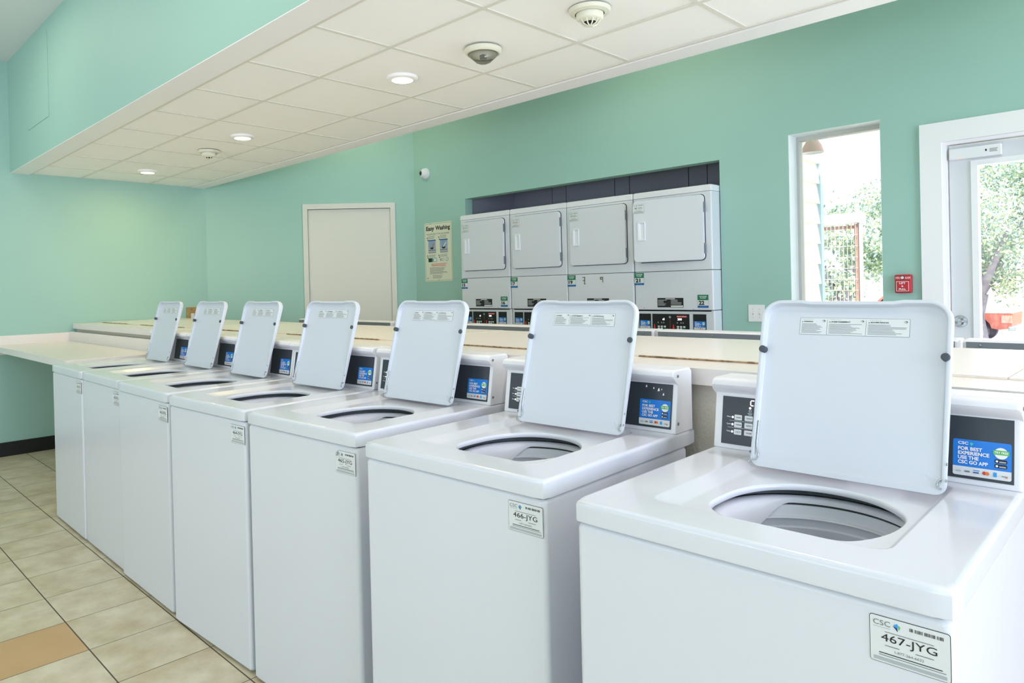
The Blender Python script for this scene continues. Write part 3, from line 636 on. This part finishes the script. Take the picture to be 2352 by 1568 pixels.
# far row, facing the dryers, seen from behind: lids shut
FX = [-5.390, -4.692, -4.000, -3.285, -2.438, -1.775, -1.085, -0.425]
FL = ['white washer in the far row seen from behind, farthest left, before the cream door', 'white washer in the far row seen from behind, second from its left end', 'white washer in the far row seen from behind, third from its left end', 'white washer in the far row seen from behind, fourth from its left end', 'white washer in the far row seen from behind, fifth from its left end', 'white washer in the far row seen from behind, before the dryer marked 21', 'white washer in the far row seen from behind, below the narrow window', 'white washer in the far row seen from behind, before the entrance door']
for i, x in enumerate(FX):
    o = copy_tree(proto); o.location = (x+WW, 2.930+0.725, 0); o.rotation_euler = (0, 0, PI)
    l = child(o, 'lid'); l.rotation_euler = (0, 0, 0); l.location = (0.351, 0.480, ZT+0.006)
    for c in list(o.children):
        if c.name.startswith('id_sticker'): bpy.data.objects.remove(c)
    o['label'] = FL[i]; o['category'] = 'washing machine'; o['group'] = 'far row of washers seen from behind'

# ------------------------------------------------------------------ centre ledge between the rows
t = empty('center_ledge', (-2.8, 2.08, 0), label='long cream laminate ledge running between the two rows of washers', cat='ledge'); lx0, lx1 = XL+0.002, 1.6
def local(o, p=(-2.8, 2.08, 0)): o.location = (-p[0], -p[1], -p[2]); return o
local(MB().box((lx0, 1.589, 1.092), (lx1, 2.590, 1.1375), LAM).build('ledge_top', t))
local(MB().box((lx0, 1.586, 1.090), (lx1, 1.589, 1.139), LAMW).build('front_fascia', t))
local(MB().box((lx0, 1.615, ZF), (lx1, 2.55, 1.092), KNEE).build('knee_wall', t))
bx = [XL+0.004, -6.21, -4.99, -3.77, -2.55, -1.33, -0.11, 1.11]
CL = ['cream cover panel on the ledge against the left wall', 'cream cover panel on the ledge, second from the left wall', 'cream cover panel on the ledge behind the third and fourth open lids from the left', 'cream cover panel on the ledge between the lids of washers 464 and 465', 'cream cover panel on the ledge between the lids of washers 465 and 466', 'cream cover panel on the ledge, between the lids of washers 466 and 467', 'cream cover panel on the ledge at the right edge, catching the door glare']
for i in range(7):
    a, b = bx[i]+0.0025, bx[i+1]-0.0025; t = empty('cover_panel', ((a+b)/2, 2.2, 1.139), label=CL[i], cat='cover panel', group='cover panels lying on the center ledge')
    P = ((a+b)/2, 2.2, 1.139); rd = random.Random(20+i); mb = MB()
    local(MB().box((a, 1.795, 1.1377), (b, 2.590-0.004*(i % 2), 1.1432+0.0010*(i % 2)), LAM).build('panel_board', t), P)
    m = 16; xs = [a+0.17+(b-a-0.29)*k/m for k in range(m+1)]; vs = []; fs = []
    for k, x in enumerate(xs):
        j = 0.0012*rd.random(); e = 0.2 if k in (0, m) else 1
        vs += [(x, 1.7945, 1.1379+j*0.3), (x, 1.7925-0.002*rd.random()*e, 1.1379+0.0040*e+j*0.5), (x, 1.7955, 1.1438+0.0006*rd.random())]
    for k in range(m): fs += [(3*k, 3*k+3, 3*k+4, 3*k+1), (3*k+1, 3*k+4, 3*k+5, 3*k+2)]
    local(mb.add(vs, fs, RAW).build('raw_edge', t, label='jagged brown raw wood edge'), P)
# folding counter at the left end of the washers
P = (-6.0, 1.26, 0)
t = empty('folding_counter', P, label='cream laminate folding counter built between left wall and the first washer', cat='counter')
local(MB().box((XL+0.001, 0.945, 0.930), (-4.945, 1.572, 0.976), LAM, 0.002).build('counter_top', t), P)
local(MB().box((XL+0.001, 0.940, 0.928), (-4.945, 0.945, 0.975), LAMW).build('front_edge', t), P)
local(MB().box((XL+0.0005, 0.955, 0.9762), (XL+0.02, 1.555, 1.058), LAMW).build('side_splash', t), P)
local(MB().box((XL+0.0005, 1.555, 0.9762), (-4.945, 1.5735, 1.064), LAMW).build('back_splash', t), P)
# support bracket of the counter on the wall
local(MB().box((XL+0.0005, 0.97, 0.89), (XL+0.03, 1.56, 0.93), WHITEP).build('wall_cleat', t), P)

# ------------------------------------------------------------------ stacked dryers
def number_sticker(num, parent, x, z, y):
    d = Decal(); w, h = 0.086, 0.096
    d.rr(0, 0, w, h, 0.002, GREYINK, 0.2); d.rect(.0006, .0006, w-.0006, h-.0006, PAPER, 0.5); d.rect(.001, .056, w-.001, h-.001, DGREEN, 1); d.rect(.001, .001, w-.001, .016, DBLUE, 1)
    d.text('TAP PHONE', .014, .078, .072, .087, WHITEINK, 2, 0.03); d.text('TO START', .020, .067, .066, .075, WHITEINK, 2, 0.03)
    d.text(num, .010, .021, .054, .052, BLACKINK, 2, 0.045); d.rect(.02, .007, .07, .010, LBLUE, 2)
    o = d.build('number_sticker', parent, fix=False); put(o, (x, y, z)); return o
DWd, DH = 0.657, 2.101
def make_dryer():
    root = empty('stacked_dryer', (0, 0, 0)); w = DWd
    def oc(ins, z, y0=0.0, r=0.012):
        p = []
        for cx, cy, a0 in ((ins+r, y0+ins+r, 180), (w-ins-r, y0+ins+r, 270)):
            for k in range(5):
                a = math.radians(a0+90*k/4); p.append((cx+r*math.cos(a), cy+r*math.sin(a), z))
        return p+[(w-ins, 0.70, z), (ins, 0.70, z)]
    MB().rings([oc(0.008, DH-0.050), oc(-0.0, DH-0.046, 0.0), oc(0.0, DH-0.012), oc(0.003, DH-0.004), oc(0.010, DH)], PLASTIC, True, True).build('top_cap', root, smooth=40)
    mb = MB(); mb.rings([oc(0.003, 1.482), oc(0.001, 1.485), oc(0.001, DH-0.050)], ENAMEL_F, True, True); mb.rings([oc(0.008, 1.470), oc(0.008, 1.486)], SEAM); mb.build('upper_cabinet', root, smooth=35)
    mb = MB(); mb.rings([oc(0.004, 1.186), oc(0.001, 1.190), oc(0.001, 1.474), oc(0.004, 1.478)], ENAMEL_F, True, True); mb.rings([oc(0.012, 1.175), oc(0.012, 1.192)], SEAM); mb.build('middle_panel', root, smooth=35)
    MB().rings([oc(0.0, 0.06, 0.012), oc(0.0, 1.182, 0.012)], ENAMEL_F, True, True).build('lower_cabinet', root, smooth=35)
    MB().box((0.02, 0.05, ZF), (w-0.02, 0.68, 0.062), BLACK).build('plinth', root)
    # door, origin on its right hinge edge
    dw, z0, z1 = 0.556, 1.553, 2.030
    def dr(ins, y): return [(x-dw, y, z) for (x, z, _) in rrect(ins, z0+ins, dw-ins, z1-ins, 0.03-ins*0.5, 6)]
    mb = MB(); mb.rings([dr(0, 0.0), dr(0, -0.014), dr(0.003, -0.019), dr(0.010, -0.021)], ENAMEL_F, True, True)
    dd = mb.build('door', root, smooth=40); dd.location = (0.603, -0.004, 0)
    MB().rings([[(x, -0.0008, z) for (x, z, _) in rrect(0.043, z0-0.004, 0.607, z1+0.004, 0.033, 6)], [(x, 0.004, z) for (x, z, _) in rrect(0.043, z0-0.004, 0.607, z1+0.004, 0.033, 6)]], SEAM, True, True).build('door_gasket', root)
    hx = -dw+0.038; mb = MB()
    def hr_(x0_, z0_, x1_, z1_, y): return [(x, y, z) for (x, z, _) in rrect(x0_, z0_, x1_, z1_, 0.004, 3)]
    mb.rings([hr_(hx, 1.717, hx+0.066, 1.864, -0.021), hr_(hx+0.001, 1.718, hx+0.065, 1.863, -0.027), hr_(hx+0.006, 1.723, hx+0.060, 1.858, -0.029), hr_(hx+0.020, 1.730, hx+0.056, 1.851, -0.026), hr_(hx+0.024, 1.736, hx+0.052, 1.845, -0.0215)], mat('bright_white_handle', (238, 240, 250), 0.3), False, True)
    mb.build('handle', dd, smooth=35)
    for zz in (1.60, 1.90): MB().box((-0.001, -0.019, zz), (0.006, -0.001, zz+0.075), GREYMET, 0.001).build('hinge', dd)
    # lower console: black control board between two payment windows
    d = Decal(); W_, H_ = 0.312, 0.165
    d.box((0, 0, -0.001), (W_, H_, 0.0004), BLACK)
    for ox in (0.0, 0.162):
        d.poly([(.010+ox, .052), (.026+ox, .052), (.022+ox, .080), (.018+ox, .088), (.014+ox, .080)], REDINK, 1)
        for k in range(3):
            d.rr(.046+ox+k*.026, .062, .064+ox+k*.026, .074, .002, PAPER, 1); d.rr(.046+ox+k*.026, .046, .064+ox+k*.026, .058, .002, PAPER if k < 2 else DGREEN, 1)
        for k, q in enumerate((.050, .080, .098)): d.poly([(q+ox-.005, .094), (q+ox+.006, .094), (q+ox, .106)], LGREY, 1)
    d.text('e2', .088, .117, .106, .133, LED, 1, 0.02); d.text('200', .214, .117, .250, .133, LED, 1, 0.02)
    d.rect(.150, .052, .1525, .124, REDINK, 1); d.circ(.1515, .141, .009, LGREY, 1); d.circ(.1535, .143, .004, DGREEN, 2)
    d.rect(.208, .139, .292, .152, REDINK, 1); d.text('Speed Queen', .212, .141, .288, .150, WHITEINK, 2, 0.02)
    put(d.build('control_panel', root, fix=False), (0.146, 0.0105, 0.990))
    for xx in (0.030, 0.488):
        d = Decal(); d.box((0, 0, -0.001), (0.104, 0.165, 0.0004), BLACK); app_sticker(d, 0.006, 0.052, 0.098, 0.113); put(d.build('payment_panel', root, fix=False), (xx, 0.0105, 0.990))
    d = Decal(); d.rect(-.003, -.003, .222, .076, PAPER, 0.4); d.rect(0, 0, .219, .072, BLACKINK, 1); d.rect(.07, .062, .15, .068, PAPER, 2)
    d.lines(.006, .012, .085, .060, 5, LGREY, 2, .5, .45, random.Random(1)); d.lines(.115, .020, .205, .060, 4, LGREY, 2, .4, .45, random.Random(2)); d.rect(.115, .003, .216, .015, PAPER, 2)
    put(d.build('data_plate', root, fix=False), (0.200, -0.0005, 1.205))
    for xx, zz in ((0.08, 1.20), (w-0.16, 1.192)): MB().lathe([(0.0, -0.0015), (0.003, -0.001), (0.0035, 0.001)], GREYINK, (xx, 0.001, zz), 10, 'y').build('screw', root)
    return root
dpro = make_dryer()
DXS = [-4.8535, -4.1905, -3.5305, -2.8685]; DI = ['475-JYG', '477-JYG', '479-JYG', '481-JYG']
DL = ['white stacked dryer marked 15 and 16 at the left end beside the wall poster', 'white stacked dryer marked 17, second from the wall poster', 'white stacked dryer marked 19 with two peeled sticker marks, third from the poster', 'white stacked dryer marked 21 and 22 with its door slightly ajar, at the right end']
ds = [dpro]+[copy_tree(dpro) for _ in range(3)]
for i, o in enumerate(ds):
    o.location = (DXS[i], 4.45, 0); o['label'] = DL[i]; o['category'] = 'dryer'; o['group'] = 'stacked dryers in the wall opening'
    dd = child(o, 'door'); id_sticker(DI[i], dd, -0.555, 1.930, 0.094, 0.072, y=-0.0215)
    if i == 3: dd.rotation_euler = (0, 0, math.radians(6.5))
    number_sticker(('15', '17', '19', '21')[i], o, 0.0 if i else 0.004, 1.378, -0.0005)
    if i in (0, 3): number_sticker('16' if i == 0 else '22', o, 0.532, 1.203, -0.0005)
ST = mat('old_glue_mark', (140, 136, 120), 0.8)
for ox, q in ((0.155, ((0, .055, .03, .062), (.02, .028, .03, .06), (.004, .028, .028, .036), (.018, .0, .026, .03), (.018, .0, .032, .008))), (0.335, ((0, .05, .03, .058), (0, .035, .01, .055), (.022, .012, .03, .055), (.01, .035, .023, .042)))):
    d = Decal()
    for a, b, c_, e in q: d.rect(a, b, c_, e, ST, 1)
    put(d.build('glue_residue', ds[2], fix=False, label='brownish glue mark left by a removed sticker'), (ox, -0.0005, 1.395))

# ------------------------------------------------------------------ things on the walls
def sign():
    W_, H_ = 0.432, 0.620
    mb = MB(); mb.rings([rrect(0, 0, W_, H_, 0.02, 5, 0.0), rrect(0, 0, W_, H_, 0.02, 5, 0.0022)], SIGNP, True, True)
    t = mb.build('washing_sign', label='cream metal sign titled Easy Washing on the green wall left of the dryers', cat='sign')
    d = Decal(); d.E = 0.0005; B0 = 5
    out = rrect(.010, .010, W_-.010, H_-.010, .014, 4); n = len(out)
    inn = rrect(.0125, .0125, W_-.0125, H_-.0125, .0115, 4); d.add([(p[0], p[1], B0*d.E) for p in out]+[(p[0], p[1], B0*d.E) for p in inn], [(k, (k+1) % n, n+(k+1) % n, n+k) for k in range(n)], GREYINK)
    d.text('Easy', .030, .525, .160, .585, BLACKINK, B0, .035); d.text('Washing', .178, .525, .405, .585, BLACKINK, B0, .035)
    d.text('HIGH-EFFICIENCY TOP LOAD WASHER', .040, .492, .392, .508, BLACKINK, B0, 0.0)
    SKY = mat('print_blue_grey', (140, 168, 196), .6); SKIN = mat('print_skin', (196, 120, 96), .6)
    for ox, k in ((.060, 0), (.245, 1)):
        d.circ(ox-.016, .462, .007, BLACKINK, B0); d.circ(ox-.008, .440, .007, BLACKINK, B0); d.lines(ox, .448, ox+.115, .484, 4, GREYINK, B0, .3, .35)
        d.rect(ox, .300, ox+.120, .440, LGREY, B0); d.rect(ox, .428, ox+.120, .440, DBLUE, B0+1); d.rect(ox, .355, ox+.010, .430, SKY, B0+1); d.rect(ox+.018, .352, ox+.100, .425, SKY, B0+1)
        d.circ(ox+.058, .352, .026, BLACKINK, B0+2, 16, .012); d.poly([(ox+.05, .360), (ox+.062, .356), (ox+.10, .40), (ox+.09, .408)], SKIN if not k else PAPER, B0+3)
        d.rect(ox, .326, ox+.120, .334, GREYINK, B0+2); d.rect(ox, .300, ox+.120, .306, GREYINK, B0+1)
        d.circ(ox-.020, .272, .007, BLACKINK, B0); d.circ(ox-.010, .252, .007, BLACKINK, B0); d.lines(ox, .255, ox+.125, .285, 3, GREYINK, B0, .3, .35)
    d.rr(.055, .205, .190, .248, .008, DGREEN, B0); d.rect(.060, .210, .108, .243, BLACKINK, B0+1); d.rr(.125, .209, .185, .244, .004, PAPER, B0+1); d.text('1', .130, .214, .140, .238, BLACKINK, B0+2, .02)
    d.text('MED', .240, .212, .310, .242, LGREY, B0, .02); d.circ(.350, .228, .022, LGREY, B0); d.circ(.350, .228, .014, SIGNP, B0+1)
    d.lines(.10, .158, .350, .190, 3, REDINK, B0, .2, .4); d.lines(.075, .075, .350, .150, 8, GREYINK, B0, .35, .4); d.lines(.12, .030, .300, .068, 4, GREYINK, B0, .4, .4)
    d.text('CSC', .024, .028, .060, .040, BLACKINK, B0, .02)
    for p in ((.10, H_-.010), (.216, .012)): d.circ(p[0], p[1], .0045, BLACKINK, B0+1)
    d.build('printed_face', t, fix=False)
    put(t, (-5.533, YB-0.001, 1.462)); return t
sign()
t = empty('security_camera', (-5.49, YB, 2.613), label='small white dome security camera with black lens high on the green wall', cat='security camera')
MB().lathe([(0.0, -0.058), (0.030, -0.054), (0.050, -0.038), (0.058, -0.018), (0.060, -0.001)], PLASTIC, n=32, axis='y').build('dome_housing', t, smooth=50)
mb = MB().lathe([(0.0, -0.020), (0.014, -0.018), (0.026, -0.008), (0.029, 0.004)], BLACK, n=24, axis='y'); o = mb.build('lens', t, smooth=50); o.location = (-0.026, -0.042, 0.004); o.rotation_euler = (0, 0, math.radians(-42))
# switch plate
t = MB().box((-2.009, YB-0.006, 1.102), (-1.893, YB-0.0005, 1.222), WHITEP, 0.0025).build('light_switch', smooth=40, label='white double toggle light switch plate right of the dryers', cat='light switch')
for xx in (-1.975, -1.928):
    MB().box((xx-0.004, YB-0.0065, 1.150), (xx+0.004, YB-0.0055, 1.174), LGREY).build('switch_slot', t)
    mb = MB().add([(xx-.003, YB-.006, 1.158), (xx+.003, YB-.006, 1.158), (xx+.003, YB-.006, 1.168), (xx-.003, YB-.006, 1.168), (xx-.003, YB-.016, 1.168), (xx+.003, YB-.016, 1.168), (xx+.003, YB-.014, 1.173), (xx-.003, YB-.014, 1.173)], [(0, 1, 5, 4), (4, 5, 6, 7), (3, 2, 6, 7), (0, 4, 7, 3), (1, 2, 6, 5)], WHITEP); mb.build('toggle', t)
    for zz in (1.132, 1.192): MB().lathe([(0, -.0012), (.0025, -.001), (.003, 0)], LGREY, (xx, YB-.006, zz), 10, 'y').build('screw', t)
# fire alarm pull station
t = empty('fire_alarm_pull', (-1.073, YB, 1.297), label='red LIFT & PULL fire alarm station between window and entrance door', cat='fire alarm')
MB().box((0, -0.040, 0), (0.088, -0.0005, 0.112), RED, 0.006).build('housing', t, smooth=40)
MB().box((0.006, -0.048, 0.008), (0.082, -0.038, 0.074), RED, 0.003).build('pull_handle', t, smooth=40)
MB().lathe([(0, -.052), (.008, -.052), (.011, -.048), (.011, -.038)], CHROME, (0.044, 0, 0.093), 18, 'y').build('lock', t, smooth=40)
d = Decal(); d.rect(.010, .011, .078, .071, WHITEINK, 1); d.rect(.0125, .0135, .0755, .0685, RED, 2); d.text('LIFT', .027, .055, .060, .065, WHITEINK, 3, .03); d.text('&', .039, .037, .049, .047, WHITEINK, 3, .03); d.text('PULL', .025, .018, .063, .029, WHITEINK, 3, .03)
put(d.build('pull_lettering', t, fix=False, label='white lettering LIFT & PULL in a white frame'), (0, -0.0482, 0))
d = Decal(); d.text('FIRE', .006, .086, .031, .099, WHITEINK, 1, .01); d.text('ALARM', .056, .086, .084, .099, WHITEINK, 1, .01); put(d.build('fire_lettering', t, fix=False, label='white lettering FIRE ALARM'), (0, -0.0402, 0))
# wooden outlet plate on the left wall
t = MB().box((XL+0.0005, 2.668, 1.118), (XL+0.014, 2.775, 1.250), WOOD, 0.002).build('outlet_board', label='small brown wooden board with a white outlet on the left wall', cat='outlet')
MB().box((XL+0.0142, 2.712, 1.122), (XL+0.018, 2.748, 1.185), PAPER, 0.001).build('outlet_cover', t)
MB().lathe([(0, .0165), (.004, .016), (.005, .014)], BLACKINK, (XL, 2.722, 1.228), 12, 'x').build('screw', t)

# ------------------------------------------------------------------ OUTSIDE
ZG = -0.66
GRASS = mat('pale_ground', (196, 200, 170), 0.9, noise=(0.35, 0.45, 0.55, (226, 222, 214)))
MB().box((-60, 5.46, ZG-0.2), (60, 90, ZG), GRASS).build('floor_outside', kind='structure')
SID = mat('cream_siding', (246, 240, 232), 0.6)
# lap siding of the closet's outer wall
t = empty('siding_wall', (-1.86, 5.1, ZG), label='cream lap siding wall corner just outside the narrow window', cat='wall', kind='structure'); P = (-1.86, 5.1, ZG)
mb = MB(); z = ZG; k = 0
while z < 3.4:
    mb.add([(-1.800, 4.681, z), (-1.800, 5.40, z), (-1.822, 5.40, z+0.155), (-1.822, 4.681, z+0.155), (-1.93, 4.681, z), (-1.93, 5.40, z), (-1.93, 5.40, z+0.155), (-1.93, 4.681, z+0.155)], [(0, 1, 2, 3), (0, 4, 5, 1), (1, 5, 6, 2), (0, 3, 7, 4), (3, 2, 6, 7), (4, 7, 6, 5)], SID); z += 0.155
local(mb.build('lap_boards', t), P)
local(MB().box((-1.94, 5.40, ZG), (-1.796, 5.455, 3.4), mat('pale_blue_corner_board', (196, 218, 236), 0.6)).build('corner_board', t), P)
t = empty('barn_lamp', (-1.688, 4.95, 2.30), label='copper barn lamp on the outside siding, seen at the top of the narrow window', cat='outdoor lamp')
MB().lathe([(0.073, 0.0), (0.074, 0.006), (0.060, 0.050), (0.040, 0.085), (0.022, 0.105), (0.020, 0.130), (0.0, 0.132)], COPPER, n=32).build('lamp_shade', t, smooth=50)
MB().lathe([(0.072, 0.002), (0.058, 0.048), (0.02, 0.09)], WHITEP, n=32).build('shade_lining', t, smooth=50)
MB().lathe([(0.0, 0.012), (0.016, 0.02), (0.02, 0.04), (0.012, 0.08)], mat('bulb_glass', (244, 240, 232), .3), n=16).build('bulb', t, smooth=50)
MB().tube(catw([(0, 0, 0.125), (0, 0, 0.165), (-0.03, 0, 0.190), (-0.075, 0, 0.185), (-0.118, 0, 0.15)]), 0.007, COPPER, 10).build('gooseneck_arm', t, smooth=60)
# wire fence panel with rusty posts
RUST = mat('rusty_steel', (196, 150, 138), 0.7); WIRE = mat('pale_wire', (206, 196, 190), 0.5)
t = empty('wire_fence', (-3.2, 8.0, ZG), label='wire mesh enclosure with rust brown posts outside the narrow window', cat='fence'); P = (-3.2, 8.0, ZG)
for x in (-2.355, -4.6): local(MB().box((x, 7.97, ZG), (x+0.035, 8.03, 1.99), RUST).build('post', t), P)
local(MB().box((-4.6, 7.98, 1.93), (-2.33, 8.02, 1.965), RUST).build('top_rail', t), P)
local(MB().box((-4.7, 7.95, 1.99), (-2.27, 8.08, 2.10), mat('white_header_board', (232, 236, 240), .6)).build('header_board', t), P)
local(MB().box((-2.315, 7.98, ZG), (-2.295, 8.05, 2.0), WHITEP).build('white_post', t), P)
mb = MB()
for k in range(56): x = -4.58+k*0.0415; mb.box((x-.003, 7.955, ZG+.1), (x+.003, 7.961, 1.985), WIRE)
for k in range(22): z = ZG+.12+k*0.12; mb.box((-4.6, 7.951, z-.004), (-2.32, 7.957, z+.004), WIRE)
local(mb.build('wire_mesh', t), P)
# trees
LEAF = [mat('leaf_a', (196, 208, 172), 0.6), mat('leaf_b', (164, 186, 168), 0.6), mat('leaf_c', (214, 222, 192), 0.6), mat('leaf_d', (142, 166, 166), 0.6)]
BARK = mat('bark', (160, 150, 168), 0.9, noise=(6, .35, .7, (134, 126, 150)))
def tree(x, y, h, R_, z0, n, lab, seed, trunk, ls=0.09):
    t = empty('shade_tree', (x, y, ZG), label=lab, cat='tree', group='trees outside'); rd = random.Random(seed); mb = MB()
    pts = [Vector((0, 0, 0)), Vector((rd.uniform(-.1, .1), 0, trunk*.6)), Vector((0, 0, trunk))]; mb.tube(pts, [0.34, 0.27, 0.30], BARK, 12)
    brs = []
    for k in range(7):
        a = 2*PI*k/7+rd.random(); e = Vector((math.cos(a)*R_*.55, math.sin(a)*R_*.55, trunk+rd.uniform(.25, .6)*(h-trunk))); m_ = Vector((e.x*.45, e.y*.45, trunk+(e.z-trunk)*.35))
        mb.tube([(0, 0, trunk-.15), m_, e], [0.17, 0.10, 0.03], BARK, 8)
    mb.build('trunk', t, smooth=60)
    lf = MB(); cl = []
    for k in range(60):
        u = rd.random(); a = rd.random()*2*PI; v = rd.uniform(-1, 1); r = R_*(.45+.55*u); q = math.sqrt(1-v*v)
        cl.append((r*q*math.cos(a), r*q*math.sin(a), z0-ZG+(h-(z0-ZG))*(.5+.5*v*(.6+.4*u))))
    for k in range(n):
        c = cl[rd.randrange(60)]; p = Vector(c)+Vector((rd.gauss(0, .26), rd.gauss(0, .26), rd.gauss(0, .22)))*R_/2.2
        a = Vector((rd.uniform(-1, 1), rd.uniform(-1, 1), rd.uniform(-1, 1))).normalized(); b = a.orthogonal().normalized(); s_ = ls*rd.uniform(.6, 1.3)
        lf.add([p-a*s_, p+b*s_*.5, p+a*s_, p-b*s_*.5], [(0, 1, 2, 3)], LEAF[rd.randrange(4)])
    lf.build('foliage', t, fix=False)
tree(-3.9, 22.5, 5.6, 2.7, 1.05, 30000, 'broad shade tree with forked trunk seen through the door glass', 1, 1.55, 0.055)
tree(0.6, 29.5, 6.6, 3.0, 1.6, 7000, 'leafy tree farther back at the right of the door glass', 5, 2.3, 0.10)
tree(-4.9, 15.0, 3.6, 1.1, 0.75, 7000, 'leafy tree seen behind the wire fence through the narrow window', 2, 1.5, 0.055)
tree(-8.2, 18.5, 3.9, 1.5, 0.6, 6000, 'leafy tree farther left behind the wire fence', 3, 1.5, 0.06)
# low wall behind the truck
MB().box((-9, 34, ZG), (14, 34.3, 1.6), mat('tan_masonry', (214, 200, 184), .9)).build('masonry_wall', label='pale tan boundary wall far beyond the parked truck', cat='wall')
# red pickup truck seen from the side
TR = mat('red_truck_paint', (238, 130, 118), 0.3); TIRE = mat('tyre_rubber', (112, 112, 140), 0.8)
t = empty('pickup_truck', (-6.3, 26.0, ZG), label='red pickup truck parked under the shade tree', cat='truck'); 
def prism(mb, prof, y0, y1, m): 
    n = len(prof); mb.add([(x, y0, z) for x, z in prof]+[(x, y1, z) for x, z in prof], [tuple(range(n)), tuple(range(n, 2*n))[::-1]]+[(k, (k+1) % n, n+(k+1) % n, n+k) for k in range(n)], m)
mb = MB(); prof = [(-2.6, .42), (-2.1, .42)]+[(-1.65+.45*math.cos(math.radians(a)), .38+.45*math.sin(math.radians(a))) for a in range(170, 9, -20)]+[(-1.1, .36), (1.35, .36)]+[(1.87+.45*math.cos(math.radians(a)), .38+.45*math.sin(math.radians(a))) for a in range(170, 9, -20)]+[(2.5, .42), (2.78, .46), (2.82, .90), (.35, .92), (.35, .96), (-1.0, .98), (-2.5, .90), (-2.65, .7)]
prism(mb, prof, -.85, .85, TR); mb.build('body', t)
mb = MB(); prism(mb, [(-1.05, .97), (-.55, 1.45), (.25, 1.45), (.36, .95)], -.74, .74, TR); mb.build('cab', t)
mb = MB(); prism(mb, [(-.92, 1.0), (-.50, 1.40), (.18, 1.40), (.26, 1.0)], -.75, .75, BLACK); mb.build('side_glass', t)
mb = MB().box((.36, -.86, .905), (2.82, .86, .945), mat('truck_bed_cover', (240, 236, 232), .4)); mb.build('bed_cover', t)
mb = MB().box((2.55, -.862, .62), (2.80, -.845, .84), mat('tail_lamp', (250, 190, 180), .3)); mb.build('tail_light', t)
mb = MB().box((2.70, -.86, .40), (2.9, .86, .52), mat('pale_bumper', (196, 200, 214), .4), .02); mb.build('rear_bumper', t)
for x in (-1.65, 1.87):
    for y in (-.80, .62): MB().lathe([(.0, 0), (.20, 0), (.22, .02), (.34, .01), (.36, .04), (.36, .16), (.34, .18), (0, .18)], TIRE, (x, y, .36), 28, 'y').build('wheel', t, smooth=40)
